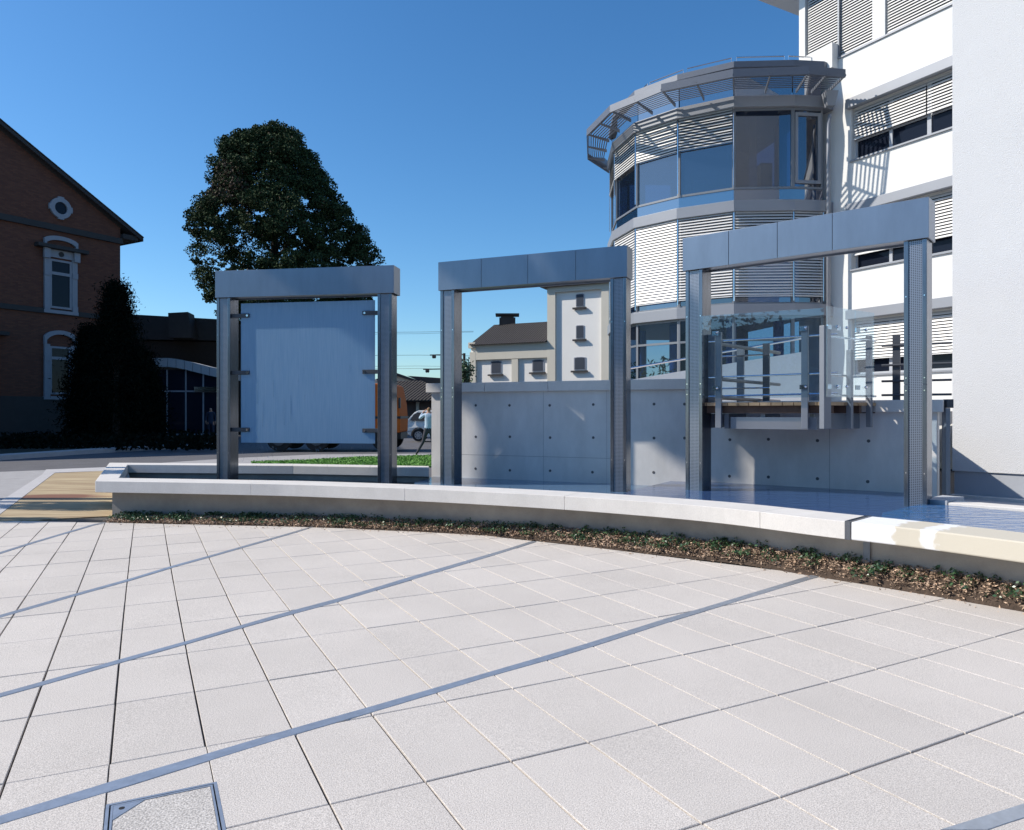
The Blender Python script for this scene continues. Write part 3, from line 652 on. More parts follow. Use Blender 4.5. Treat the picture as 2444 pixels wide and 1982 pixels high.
for k, (A, B, pxs, lab, seams, wz) in enumerate(specs):
    P = Plane(A, (B[0]-A[0], B[1]-A[1])); t = fpx(P, pxs)
    r_, P, Ln = portal(A, B, [(t[0], t[1]), (t[2], t[3])], lab, seams, wz)
    if k == 0:
        po = -.118; q = fpx(P, (575.6, 895), po); s0, s1 = q; Pm = Plane(P.o+P.n*po, P.d)
        zt = (Pm.px(577, 724)[1]+Pm.px(895, 718)[1])/2; zb = (Pm.px(577, 1057)[1]+Pm.px(895, 1059)[1])/2
        MB().pbox(P, s0, s1, po-.006, po+.006, zb, zt).build('glass_pane', frost_m, r_)
        for py, sd in [(754, 0), (890, 0), (1026, 0), (748, 1), (888, 1), (1028, 1)]:
            z = Pm.px(595 if not sd else 870, py)[1]; cm = MB()
            if sd == 0: cm.pbox(P, t[1], s0+.17, po+.008, po+.03, z-.035, z+.035); cm.pbox(P, t[1], s0+.17, po-.03, po-.008, z-.035, z+.035); c = P.P(s0+.13, po+.03, z)
            else: cm.pbox(P, s1-.22, t[2], po+.008, po+.03, z-.035, z+.035); cm.pbox(P, s1-.22, t[2], po-.03, po-.008, z-.035, z+.035); c = P.P(s1-.18, po+.03, z)
            co = cm.build('clamp', dsteel_m, r_, bevel=.004); MB().cyl(c, (P.n.x, P.n.y, 0), .02, .012, 12).build('clamp_bolt', tube_m, co)
        # beads of running water on the pane and drips below it
        dr = MB(); random.seed(3)
        for _ in range(14):
            s = s0+.03+random.random()**1.5*(s1-s0-.06); z = zt-random.uniform(1.0, 2.0); ln = random.uniform(.1, .5); pth = []
            for q in range(6): pth.append(P.P(s+random.uniform(-.004, .004), po+.009, z-ln*q/5))
            if pth[-1].z > zb: dr.tube(pth, .001, 4)
        for _ in range(40):
            s = s0+random.random()*(s1-s0); z = zb-random.uniform(0, .12)
            for _ in range(random.randrange(1, 4)): dr.tube([P.P(s, po, z), P.P(s+random.uniform(-.02, .02), po, z-random.uniform(.02, .07))], .0018, 4); z -= random.uniform(.08, .2)
        water_drop = glass_mat('running water', (.9, .95, 1), .35)
        o = dr.build('water_drips', water_drop, r_); o['kind'] = 'stuff'

# ------------------------------------------------------------------ concrete walls
def cwall(a, b, th, zt, label, ext_holes, joints, capover=.08, side=1):
    a, b = Vector(a), Vector(b); P = Plane(a, b-a); Ln = (b-a).length
    r_ = thing('concrete_wall', (*((a+b)/2), 0), label, 'concrete wall')
    MB().pbox(P, 0, Ln, -th, 0, -.05, zt-.17).build('wall_panel', rawc_m, r_)
    k = 4; mb = MB()
    for i in range(k):
        s0 = -capover+(Ln+2*capover)*i/k; s1 = -capover+(Ln+2*capover)*(i+1)/k
        mb.pbox(P, s0+.002, s1-.002, -th-.08, capover, zt-.17, zt)
    mb.build('coping', conc_m, r_, bevel=.008)
    for s, z in ext_holes: MB().cyl(P.P(s, .0, z), (P.n.x, P.n.y, 0), .024, .006, 16).build('tie_hole', hole_m, r_)
    for (s0, s1, z0, z1_) in joints: MB().pbox(P, s0+.001, s1-.001, .0005, .002, z0, z1_).build('formwork_joint', darkj_m, r_)
    return r_, P, Ln
a = Vector((-1.52, 13.92)); b = wa(1.20); P = Plane(a, b-a)
hl = [P.px(*q) for q in [(1135.5, 968), (1216, 968), (1312, 968), (1416, 966), (1135.5, 1043), (1217, 1043), (1313, 1045), (1416, 1045), (1135, 1119), (1217, 1123), (1313, 1124), (1414, 1127.5), (1561, 965), (1634, 965), (1561, 1046), (1634, 1046), (1560, 1128)]]
jx = [P.px(x, 1000)[0] for x in (1297, 1448)]
cwall(a, b, .3, 2.115, 'tall pale concrete wall with a thick coping behind the middle frame', hl, [(x-.003, x+.003, .36, 1.94) for x in jx]+[(.35, 3.6, .79, .796)])
b0 = wb(-.02); b1 = wb(1.29); P = Plane(b0, b1-b0)
hl = [P.px(*q) for q in [(1742, 1050), (1834, 1049), (1951, 1052), (2073, 1053), (1741, 1137), (1834, 1139), (1951, 1143), (2071, 1150)]]
jx = P.px(1980, 1050)[0]
cwall(b0, b1, .3, 1.745, 'lower concrete wall carrying the timber deck, behind the nearest frame', hl, [(jx-.004, jx+.004, .45, 1.57)])
# slender steel guide post next to the white building
q = at(2258, 1000, 10.05); r_ = thing('steel_guide_post', (q.x, q.y, .45), 'slim grey steel channel post squeezed between the lower wall and white building', 'post')
MB().box(q.x-.03, q.x+.03, q.y-.05, q.y+.05, .45, 1.63).build('channel', gsteel_m, r_, bevel=.003)
MB().box(q.x-.01, q.x+.08, q.y-.04, q.y+.06, 1.632, 1.75).build('top_box', dsteel_m, r_, bevel=.003)

# ------------------------------------------------------------------ timber deck with glass railing
DZ = 1.71; DA, DB, DC = Vector((2.55, 10.7)), Vector((4.18, 9.75)), Vector((5.21, 10.47))
dk = thing('timber_deck', (3.8, 10.6, DZ), 'cantilevered timber viewing deck with glass and steel railing over the water', 'viewing deck')
DP = Plane(DA, DB-DA); Ld = (DB-DA).length; mb = MB(); inw = -DP.n
s = -.02
outline = [tuple(DA), tuple(DB), tuple(DC), tuple(wb(1.0)+Vector((.3, .4))), tuple(wb(.05)+Vector((.1, .4)))]
while s < 4.2:
    wdt = .138
    pl = [tuple(DP.o+DP.d*s), tuple(DP.o+DP.d*(s+wdt)), tuple(DP.o+DP.d*(s+wdt)+inw*3), tuple(DP.o+DP.d*s+inw*3)]
    for i in range(5):
        if pl: pl = clip(pl, outline[i], outline[(i+1) % 5])
    if len(pl) > 2: mb.prism(pl, DZ-.045, DZ)
    s += wdt+.01
mb.build('deck_boards', wood_m, dk)
DS = Plane(DB, DC-DB); Ls = (DC-DB).length
for a_ in [(DP, .2, Ld-.1, -.12, -.06), (DP, .2, Ld-.05, -.9, -.84)]+[(DS, s, s+.06, -.8, -.03) for s in (.12, .45, .8, 1.15)]: MB().pbox(*a_, DZ-.15, DZ-.046).build('joist', dwood_m, dk)
for a_ in [(DP, .6, Ld-.15, -.10, -.06, DZ-.37, DZ-.205), (DP, .14, .22, -1.3, -.06, DZ-.37, DZ-.16), (DS, .05, Ls, -.30, -.24, DZ-.37, DZ-.16), (DP, .5, .56, -1.2, -.11, DZ-.37, DZ-.16), (DP, 1.0, 1.06, -1.2, -.11, DZ-.37, DZ-.16)]: MB().pbox(*a_).build('steel_beam', gsteel_m, dk)
def dpost(P, px0, px1, yt, yb, off, dep=.07, m=None):
    o_ = P.o+P.n*off; Q = Plane(o_, P.d, P.n); s0 = Q.px(px0, 900)[0]; s1 = Q.px(px1, 900)[0]; zt = Q.px((px0+px1)/2, yt)[1]; zb = Q.px((px0+px1)/2, yb)[1]
    MB().pbox(P, s0, s1, off-dep, off, zb, zt).build('railing_post', m or gsteel_m, dk, bevel=.004); return s0, s1
dpost(DP, 1707, 1721, 793, 1022, .05); dpost(DP, 1912, 1928, 778, 1024, .05); dpost(DP, 1676, 1706, 799, 961, -.10, .12, gsteel_m)
for (a_, b_, yt, yb) in [(1967, 1984, 778, 1024), (2031, 2037, 835, 1024), (2078, 2083, 812, 1020)]: dpost(DS, a_, b_, yt, yb, .05)
back = Plane(DP.o-DP.n*1.25, DP.d, DP.n)
for (a_, b_, yt, yb) in [(1758, 1775, 832, 961), (1820, 1836, 820, 958)]: dpost(back, a_, b_, yt, yb, 0, .06, gsteel_m if a_ == 1758 else dsteel_m)
for (P_, x0, x1) in [(DP, 1675, 1966), (DS, 1973, 2040), (DS, 2042, 2085)]:
    Q = Plane(P_.o+P_.n*.13, P_.d, P_.n); s0 = Q.px(x0, 900)[0]; s1 = Q.px(x1, 900)[0]
    g_ = MB().pbox(P_, s0, s1, .125, .137, DZ+.06, DZ+1.23).build('glass_panel', rail_glass, dk)
    bm_ = MB()
    for s in (s0+.22, s1-.22):
        for z in (DZ+.2, DZ+.98): bm_.ball(P_.P(s, .15, z), .02, 8); bm_.pbox(P_, s-.09, s, .05, .065, z-.03, z+.03)
    bm_.build('glass_fixings', tube_m, g_)
for z in (DZ+.87, DZ+.36, DZ+.09):
    MB().tube([DP.P(.30, -.02, z), DP.P(Ld-.05, -.02, z+.02), DP.P(Ld+.1, -.1, z+.03)], .014, 10).build('rail', tube_m, dk)
    MB().tube([DS.P(.05, -.02, z), DS.P(Ls-.05, -.02, z)], .014, 10).build('rail', tube_m, dk)
    pa = DP.P(.42, -.25, z-.02); pb = at(1860, 0, 11.9); pb.z = z-.05
    MB().tube([pa, pb], .026, 10).build('timber_rail', greyw_m, dk)
    MB().tube([back.P(-.3, 0, z-.12), back.P(.9, 0, z-.12)], .013, 8).build('rail', tube_m, dk)

# terrace behind: floor slab, ramp parapet, rails
tag(MB().prism([tuple(wb(-.1)+Vector((.2, .35))), (5.95, 10.6), (6.5, 12.3), (9.5, 16), (12, 20), (8, 24), (2, 24), (2.9, 12.6)], 1.3, 1.60).build('terrace', kerb_m), kind='structure')
P = Plane((2.2, 17.5), (1, -.12)); r_ = thing('ramp_parapet', (4.5, 17.2, 1.6), 'pale sloping ramp parapet seen through the glass railing', 'parapet')
sz = [P.px(1470, 913), P.px(1640, 884), P.px(1930, 838), P.px(1930, 985), P.px(1470, 985)]
MB().pprism(P, sz, -.2, 0).build('panel', white_m, r_)
rp = MB(); 
a_ = P.px(1470, 895); b_ = P.px(1930, 815)
rp.tube([P.P(a_[0], -.1, a_[1]+.1), P.P(b_[0], -.1, b_[1]+.1)], .025, 8); rp.build('handrail', tube_m, r_)
P = Plane(wb(.95)+Vector((.15, .2)), wb(1.8)-wb(.95)); r_ = thing('terrace_railing', (*(wb(1.2)), 1.745), 'dark steel railing on the lower wall to the right of the deck', 'railing')
for (a_, b_) in [(2066, 2081), (2130, 2148), (2195, 2210)]:
    s0 = P.px(a_, 900)[0]; s1 = P.px(b_, 900)[0]; MB().pbox(P, s0, s1, -.05, 0, 1.70, 2.69).build('post', dsteel_m, r_)
for z in (2.53, 2.25, 2.02, 1.82):
    s0 = P.px(2105, 900)[0]; s1 = P.px(2272, 900)[0]; MB().tube([P.P(s0, .03, z), P.P(s1, .03, z)], .016, 8).build('rail', dsteel_m, r_)

# ------------------------------------------------------------------ office building: long facade
FP = Plane((12.1, 20.4), (-.489, .872), (-.872, -.489))
ob = thing('office_building', (12.1, 20.4, 0), 'white rendered office building with window bands and outdoor blinds', 'office building')
SE, S3 = 5.02, 3.05; S0 = -9.0
bands = [(9.44, 11.05, 'A'), (6.03, 7.77, 'B'), (2.75, 4.47, 'C')]
mb = MB(); ZT = 12.85
cuts_ = [(0, 2.75), (4.47, 6.03), (7.77, 9.44), (11.05, ZT)]
for z0, z1_ in cuts_: mb.pbox(FP, S0, S3, -.4, 0, z0, z1_)
mb.pbox(FP, S3+.0, SE, -.4, 0, 0, ZT)
up = [FP.px(1921, 60)[0], FP.px(2001.5, 60)[0], FP.px(2082, 60)[0], FP.px(2112, 60)[0]]
mb.pbox(FP, up[0], SE, -.4, 0, ZT, 16.6); mb.pbox(FP, up[3], up[2], -.4, 0, ZT, 16.6); mb.pbox(FP, S0, SE, -.4, 0, 16.601, 18)
mb.pbox(FP, SE-.3, SE, -8, -.4001, 0, 18); mb.pbox(FP, S0, SE-.3, -.8, -.6, 0, 18)
mb.build('wall', white_m, ob)
def slats(mb, P, s0, s1, z0, z1_, off, pitch=.088, tilt=58, wd=.085):
    z = z1_-.03; c, s_ = math.cos(R(tilt))*wd/2, math.sin(R(tilt))*wd/2
    while z > z0:
        a = [P.P(s0, off-c, z+s_), P.P(s0, off, z+s_*.25), P.P(s0, off+c, z-s_)]; b = [P.P(s1, off-c, z+s_), P.P(s1, off, z+s_*.25), P.P(s1, off+c, z-s_)]
        mb.add(a+b, [(0, 1, 4, 3), (1, 2, 5, 4)]); z -= pitch
    mb.pbox(P, s0, s1, off-.02, off+.02, z0-.03, z0)
for (zb, zt, nm), bb in zip(bands, (10.12, 6.50, 3.24)):
    for (o0, o1, za, zb2) in [(0, .18, zt, zt+.29)]: MB().pbox(FP, S0, S3+.08, -.05, .18, zt, zt+.29).build('fascia', fascia_m, ob, bevel=.01)
    MB().pbox(FP, S0, S3+.03, -.1, .06, zb-.05, zb).build('sill', fascia_m, ob)
    k = 6; wS = 2.35
    for i in range(5):
        s1 = S3-i*wS; s0 = max(s1-wS, S0)
        fr = MB(); 
        for (a, b, c, d) in [(s0, s1, zb, zb+.07), (s0, s1, zt-.07, zt), (s0, s0+.06, zb+.07, zt-.07), (s1-.06, s1, zb+.07, zt-.07), ((s0+s1)/2-.05, (s0+s1)/2+.05, zb+.07, zt-.07), (s0+.06, s1-.06, zb+.62, zb+.67)]:
            fr.pbox(FP, a, b, -.30, -.22, c, d)
        f_ = fr.build('window', plinth_m, ob)
        MB().pbox(FP, s0+.03, s1-.03, -.27, -.26, zb+.03, zt-.03).build('pane', dark_glass, f_)
        bl = MB(); slats(bl, FP, s0+.02, s1-.02, bb, zt, -.10); bl.build('blind', blind_m, f_, norm=False)
for s0, s1 in [(up[1]+.03, up[0]-.06), (up[2]+.0, up[1]-.03), (S0, up[3]-.02)]:
    f_ = MB().pbox(FP, s0, s1, -.26, -.2, ZT, 16.6).build('window', dark_glass, ob)
    bl = MB(); slats(bl, FP, s0+.01, s1-.01, ZT+.03, 16.5, -.08); bl.build('blind', blind_m, f_, norm=False)
MB().pbox(FP, up[1]-.03, up[1]+.03, -.2, .02, ZT, 16.6).build('blind_guide', frame_m, ob)
MB().pbox(FP, S0, up[0], -.05, .05, ZT-.05, ZT).build('sill', fascia_m, ob)
# roof slab projecting behind the corner
q0 = Vector((10.48, 27.0)); nn = Vector((-.872, -.489)); dd = Vector((-.489, .872)); bk = q0-dd*2.0
MB().prism([q0+nn*2.9, q0-nn*2, bk-nn*2, bk+nn*2.9], 16.1, 16.45).build('roof_overhang', white_m, ob)
# terrace parapet where the tower meets the facade
Q = Plane(FP.o+FP.n*.28, FP.d, FP.n)
sz = [Q.px(1905, 145), Q.px(1987, 101), Q.px(1987, 160), Q.px(1905, 215)]; MB().pprism(FP, sz, .0, .30).build('terrace_parapet', white_m, ob)
# downpipe with hopper
c = at(1981, 200, 23.1); dp = MB(); dp.tube([(c.x, c.y, 10.9), (c.x-.05, c.y, 10.6), (c.x-.05, c.y, 1.6)], .06, 12)
dpo = dp.build('downpipe', fascia_m, ob, smooth=True); MB().hexa([(c.x-.12, c.y-.1, 11.15), (c.x+.12, c.y-.1, 11.15), (c.x+.12, c.y+.1, 11.15), (c.x-.12, c.y+.1, 11.15)], [(c.x-.2, c.y-.16, 11.6), (c.x+.2, c.y-.16, 11.6), (c.x+.2, c.y+.16, 11.6), (c.x-.2, c.y+.16, 11.6)]).build('hopper', fascia_m, dpo)

# ------------------------------------------------------------------ polygonal glass tower
T = [Vector(q) for q in [(4.9, 31.3), (3.95, 29.4), (3.86, 27.4), (4.33, 25.6), (5.51, 24.4), (7.07, 23.5), (8.92, 23.4), (9.9, 23.5)]]
zinc_m = mat('zinc sheet', (.14, .155, .19), .5, .3, var=.08)
tw = thing('glass_tower', (7.5, 27, 0), 'rounded many-sided glass tower with outdoor blinds and louvred sunshade', 'stair tower')
closeT = [Vector((10.4, 23.7)), Vector((9.6, 25.2)), Vector((8.5, 31.5))]
def ring(off): return offset(T, off)          # positive = inwards for this winding
sgn = -1 if (offset(T, 1)[5]-T[5]).y > 0 else 1
RO = lambda d: offset(T, d*sgn)          # d > 0 moves outwards
def slab(z0, z1_, d, name, m, ins_=None):
    pts = RO(d)+closeT; mb = MB(); mb.prism([tuple(x) for x in pts], z0, z1_); return mb.build(name, m, tw, bevel=.008)
slab(4.65, 5.01, .14, 'fascia', fascia_m); slab(7.95, 8.30, .14, 'fascia', fascia_m); slab(11.25, 11.60, .14, 'fascia', fascia_m)
slab(12.52, 12.72, .10, 'roof_edge', zinc_m); slab(1.2, 1.7, .0, 'floor_slab', kerb_m)
levels = [(1.7, 4.65, None), (5.01, 7.95, 5.30), (8.68, 11.25, 10.22)]
GI = RO(0)
for li, (z0, z1_, bb) in enumerate(levels):
    for k in range(len(T)-1):
        a, b = T[k], T[k+1]; P = Plane(a, b-a); Ln = (b-a).length
        if P.n.dot(Vector((7.5, 28))-a) > 0: P.n = -P.n
        fr = MB(); fw = .055
        for (s0, s1, c0, c1) in [(0, fw, z0, z1_), (Ln-fw, Ln, z0, z1_), (fw, Ln-fw, z0, z0+.07), (fw, Ln-fw, z1_-.07, z1_)]: fr.pbox(P, s0+.001, s1-.001, -.10, 0, c0+.001, c1-.001)
        if li == 0 and k != 6: fr.pbox(P, fw, Ln-fw, -.08, 0, 3.85, 3.92)
        f_ = fr.build('window', frame_m, tw)
        MB().pbox(P, fw*.5, Ln-fw*.5, -.05, -.042, z0+.03, z1_-.03).build('pane', clear_win if li == 0 else win_glass, f_)
        if li == 2: 
            MB().pbox(P, .001, Ln-.001, -.05, -.03, 8.30, 8.679).build('spandrel', spandrel, f_)
            if k == 6:
                e_ = MB(); 
                for (s0, s1, c0, c1) in [(.07, .16, 8.85, 11.1), (Ln-.16, Ln-.07, 8.85, 11.1), (.16, Ln-.16, 8.85, 8.95), (.16, Ln-.16, 11.0, 11.1)]: e_.pbox(P, s0, s1, -.03, .02, c0, c1)
                e_.build('sash', fascia_m, f_)
        if li == 1 or (li == 2 and k <= 4):
            bl = MB(); slats(bl, P, .03, Ln-.03, (5.28 if li == 1 else (10.22-.12*(4-k)*0)), z1_, .06, tilt=(62 if k <= 3 else 50), pitch=.092, wd=.090); bo = bl.build('blind', blind_m, f_, norm=False)
            g2 = MB(); g2.tube([P.P(.0, .06, z0+.1), P.P(.0, .06, z1_)], .012, 6); g2.tube([P.P(Ln, .06, z0+.1), P.P(Ln, .06, z1_)], .012, 6); g2.build('guide_cable', tube_m, f_)
        if li == 2 and k == 5:
            cu = MB()
            for s0 in (.55, Ln-.35):
                for q in range(8): cu.pbox(P, s0+q*.03, s0+q*.03+.02, -.25-(q % 2)*.04, -.21-(q % 2)*.04, z0, z1_-.1)
            cu.build('curtain', curt_m, f_)
# clerestory below the roof
for k in range(len(T)-1):
    a, b = RO(-.05)[k], RO(-.05)[k+1]; P = Plane(a, b-a); Ln = (b-a).length
    MB().pbox(P, 0.02, Ln-.02, -.04, 0, 11.60, 12.52).build('clerestory', spandrel, tw)
# interior: ceiling core, columns, furniture
core = MB(); core.prism([(6.6, 27.5), (8.0, 26.8), (8.9, 27.8), (8.4, 30.5), (6.8, 30.5)], 1.7, 12.5); core.build('core', mat('dim interior wall', (.05, .06, .09), .9), tw)
for q in [(4.9, 27.9), (5.7, 25.9), (7.4, 24.9), (9.0, 24.9)]:
    MB().cyl((*q, 3.2), (0, 0, 1), .17, 2.9, 20).build('column', blue_m, tw, smooth=False)
    MB().cyl((*q, 9.8), (0, 0, 1), .14, 2.9, 16).build('column', plinth_m, tw)
dk_ = MB(); dk_.box(5.9, 6.6, 25.2, 25.8, 8.35, 9.1); dk_.box(6.2, 6.8, 25.3, 25.35, 9.1, 9.55); dk_.box(7.6, 8.1, 25.2, 25.6, 8.35, 10.2); dk_.box(8.5, 8.9, 25.2, 25.6, 8.35, 10.1)
dk_.build('furniture', greyw_m, tw)
lv = [(7.5+random.uniform(-3, 2), 26.5+random.uniform(-2, 2), 1.7+random.random()*1.9) for _ in range(500)]
lv = []
for c_ in [(4.6, 26.6), (5.2, 25.4), (4.4, 28.3), (6.4, 25.0)]:
    for _ in range(150): a = random.uniform(0, 6.3); d = random.random()*.45; lv.append((c_[0]+math.cos(a)*d, c_[1]+math.sin(a)*d, 1.75+random.random()*1.7))
cloud('indoor_plants', lv, .22, leaf_m, parent=tw, aspect=.3)
# louvred sunshade
rim = [Vector(q) for q in [(4.45, 31.6), (3.0, 29.3), (2.71, 26.8), (3.28, 24.7), (4.67, 23.1), (6.62, 22.08), (8.83, 21.9), (10.0, 22.1)]]
inn = RO(.25)
sh = MB(); br = []; ri = MB()
for k in range(len(rim)-1):
    for q in range(9):
        t0 = .07+q*.105; a0 = rim[k].lerp(inn[k], t0); a1 = rim[k+1].lerp(inn[k+1], t0); t1 = t0+.048; b0_ = rim[k].lerp(inn[k], t1); b1_ = rim[k+1].lerp(inn[k+1], t1)
        za, zb_ = 11.74, 11.745
        sh.hexa([(*a0, za), (*a1, za), (*b1_, zb_), (*b0_, zb_)], [(*a0, za+.012), (*a1, za+.012), (*b1_, zb_+.012), (*b0_, zb_+.012)])
    for t in ((0, .5) if k < 6 else (0, .5, 1)):
        a = rim[k].lerp(rim[k+1], t); b = inn[k].lerp(inn[k+1], t); u = (rim[k+1]-rim[k]).normalized()*.02
        br.append(MB().hexa([(*(a-u), 11.66), (*(a+u), 11.66), (*(b+u), 11.60), (*(b-u), 11.60)], [(*(a-u), 11.71), (*(a+u), 11.71), (*(b+u), 11.71), (*(b-u), 11.71)]))
ro = [x for x in rim]; ri_in = [r_.lerp(i_, .05) for r_, i_ in zip(rim, inn)]
band(ri, ro, ri_in, 11.62, 11.86)
s1_ = ri.build('sunshade_rim', zinc_m, tw); sh.build('louvres', zinc_m, s1_, norm=True); [x.build('bracket', gsteel_m, s1_) for x in br]
rr = RO(-.5)
for k in range(len(rr)-1):
    a, b = rr[k].lerp(rr[k+1], .05), rr[k].lerp(rr[k+1], .95)
    MB().tube([(*a, 12.72), (*a, 13.12), (*b, 13.12), (*b, 12.72)], .022, 8).build('roof_railing', tube_m, tw)

# ------------------------------------------------------------------ near white building block on the right
WBX, WBY = .5972*11.8, 11.8
P = Plane((WBX, WBY), (.671, -.741), (-.741, -.671))
wbk = thing('white_building', (WBX, WBY, 0), 'tall white rough cast building block at the right edge, beside the pool', 'building')
MB().pbox(P, 0, 6, -1.5, 0, .64, 18).build('wall', rough_m, wbk)
MB().pbox(P, .02, 5.98, -1.47, -.03, 0, .639).build('plinth', plinth_m, wbk)
MB().pbox(P, 0, 12, -.0299, .12, 0, .27).build('plinth_ledge', conc_m, wbk, bevel=.006)
Pb = P; q = [gnd(2203, 1210, .47), gnd(2262, 1196, .47)]
q0_, q1_ = Vector((5.10, 8.62)), Vector((8.6, 4.9)); dd_ = (q1_-q0_).normalized(); nn_ = Vector((-dd_.y, dd_.x))
MB().prism([q0_, q1_, q1_+nn_*.32, q0_+nn_*.32], 0, .515).build('pool_edge', conc_m, basin, bevel=.008)
MB().prism([(4.93, 8.83), (5.099, 8.64), (5.55, 9.05), (5.4, 9.25)], .2, .535).build('ledge_corner', plinth_m, basin, bevel=.004)
tag(MB().prism([q0_+nn_*.321, q1_+nn_*.321, Vector((12, 6.5)), Vector((WBX+.1, WBY+.1)), Vector((5.9, 10.1))], -.03, .22).build('lower_forecourt', plinth_m), kind='structure')

# ------------------------------------------------------------------ brick school house on the left
HO = Vector(((287-CX)/FL*43, 43)); HP = Plane(HO, (-.505, -.863), (.863, -.505))
bh = thing('brick_house', (*HO, 0), 'old red brick house with stone window trims and gable', 'brick house')
EZ = HP.px(287, 545)[1]; Wd = 11.5; rise = .57; RZ = EZ+Wd*rise
mb = MB(); 
def huv(sz): return sz
pts = [(0, 0), (Wd*2, 0), (Wd*2, EZ), (Wd, RZ), (0, EZ)]
mb.add([HP.P(a, 0, z) for a, z in pts], [(0, 1, 2, 3, 4)]); mb.uv[0] = pts
mb.add([HP.P(0, 0, 0), HP.P(0, -14, 0), HP.P(0, -14, EZ), HP.P(0, 0, EZ)], [(0, 1, 2, 3)]); mb.uv[1] = [(0, 0), (14, 0), (14, EZ), (0, EZ)]
mb.build('wall', brick_m, bh)
rf = MB(); ov = .7
e0 = (-ov*1.15, EZ-ov*1.15*rise); 
for sg in (0, 1):
    A = [(-1.15, EZ+.25-1.15*rise), (Wd, RZ+.25), (Wd, RZ+.05), (-1.15, EZ+.05-1.15*rise)] if sg == 0 else [(2*Wd+1.15, EZ+.25-1.15*rise), (Wd, RZ+.25), (Wd, RZ+.05), (2*Wd+1.15, EZ+.05-1.15*rise)]
    rf.pprism(HP, A, -16, .45)
rf.build('roof', tile_m, bh)
tr = MB()      # tile edges along the verge
for i in range(60):
    s = -1.15+i*.33
    if s > Wd: break
    tr.pprism(HP, [(s, EZ+.26+s*rise), (s+.36, EZ+.26+(s+.36)*rise), (s+.36, EZ+.34+(s+.30)*rise), (s, EZ+.31+s*rise)], .0, .5)
tr.build('verge_tiles', tile_m, bh)
def stringcourse(y_at_285, h, pr):
    z = HP.px(285, y_at_285)[1]; MB().pbox(HP, -.08, 2*Wd, 0.001, pr, z-h, z).build('string_course', dwood_m if False else mansard_m, bh)
stringcourse(570, .32, .16); stringcourse(757, .26, .12)
MB().pbox(HP, -.06, 2*Wd, .001, .1, 0, HP.px(150, 948)[1]).build('plinth', mansard_m, bh)
# eaves box
MB().pbox(HP, -.9, 0, -14, .3, EZ-.62, EZ-.35).build('eaves', mansard_m, bh)
def hwin(x0, x1, yt, yb, bar, style, s_shift=0):
    s1, zt = HP.px(x0, yt); s0, _ = HP.px(x1, yt); zb = HP.px((x0+x1)/2, yb)[1]; zt = HP.px((x0+x1)/2, yt)[1]; zbar = HP.px((x0+x1)/2, bar)[1]
    s0 += s_shift; s1 += s_shift
    t = MB(); tw_ = .16
    t.pbox(HP, s0-tw_-.12, s0, .001, .12, zb-.1, zt+.1); t.pbox(HP, s1, s1+tw_+.12, .001, .12, zb-.1, zt+.1)
    t.pbox(HP, s0-.32, s1+.32, .001, .15, zb-.28, zb-.101)
    for s in (s0-.29, s1+.01):
        for z in (zb-.1, zbar-.16): t.pbox(HP, s, s+.28, .1205, .16, z, z+.3)
    cx_ = (s0+s1)/2; hw = (s1-s0)/2+.3; zc = zt+.1
    if style == 'arch': a0, a1, rz = zc, zc+.16, .55
    else: a0, a1, rz = zc+.62, zc+.7, .34
    ou = []; ii = []
    for k in range(13):
        u = -1+2*k/12; h = math.sqrt(max(0, 1-u*u*.86)); ou.append((cx_+u*hw, a0+rz*h+.22)); ii.append((cx_+u*(hw-.12), a0+rz*h))
    t.pprism(HP, [(hw*0+ou[0][0], a0)]+ou+[(ou[-1][0], a0)]+[(ii[-1][0], a0)]+ii[::-1]+[(ii[0][0], a0)], .001, .16)
    if style != 'arch':
        t.pbox(HP, s0-.3, s1+.3, .001, .1, zc, zc+.42); t.pbox(HP, s0-.36, s0-.05, .101, .26, zc-.1, zc+.42); t.pbox(HP, s1+.05, s1+.36, .101, .26, zc-.1, zc+.42)
    f_ = t.build('window', trim_m, bh)
    if style != 'arch': 
        MB().pbox(HP, s0-.75, s1+.75, .001, .42, zc+.43, zc+.62).build('hood', mansard_m, f_); MB().cyl(HP.P(cx_, .11, zc+.21), (HP.n.x, HP.n.y, 0), .14, .04, 16).build('rosette', mansard_m, f_)
    fr = MB(); g = .11
    for (a, b, c_, d_) in [(s0, s0+g, zb, zt), (s1-g, s1, zb, zt), (s0+g, s1-g, zb, zb+g), (s0+g, s1-g, zt-g, zt), (s0+g, s1-g, zbar-.08, zbar+.08)]: fr.pbox(HP, a, b, .02, .08, c_, d_)
    fr.build('frame', trim_m, f_); MB().pbox(HP, s0+.02, s1-.02, .004, .02, zb+.02, zt-.02).build('pane', dark_glass, f_)
hwin(117, 170, 622, 738, 655, 'hood'); hwin(117, 168, 828, 942, 856, 'arch')
hwin(117, 170, 622, 738, 655, 'hood', 6.2); hwin(117, 168, 828, 942, 856, 'arch', 6.2)
hwin(117, 168, 836, 942, 862, 'hood', 4.0)
s, z = HP.px(143, 498); o_ = MB(); k = 24
for i in range(k):
    a0, a1 = 2*math.pi*i/k, 2*math.pi*(i+1)/k; r0, r1 = .33, .56
    if i % 6 in (5, 0): r1 = .62
    o_.pprism(HP, [(s+math.cos(a0)*r0, z+math.sin(a0)*r0), (s+math.cos(a0)*r1, z+math.sin(a0)*r1), (s+math.cos(a1)*r1, z+math.sin(a1)*r1), (s+math.cos(a1)*r0, z+math.sin(a1)*r0)], .001, .14)
f_ = o_.build('round_window', trim_m, bh); MB().cyl(HP.P(s, .03, z), (HP.n.x, HP.n.y, 0), .38, .04, 24).build('pane', dark_glass, f_)

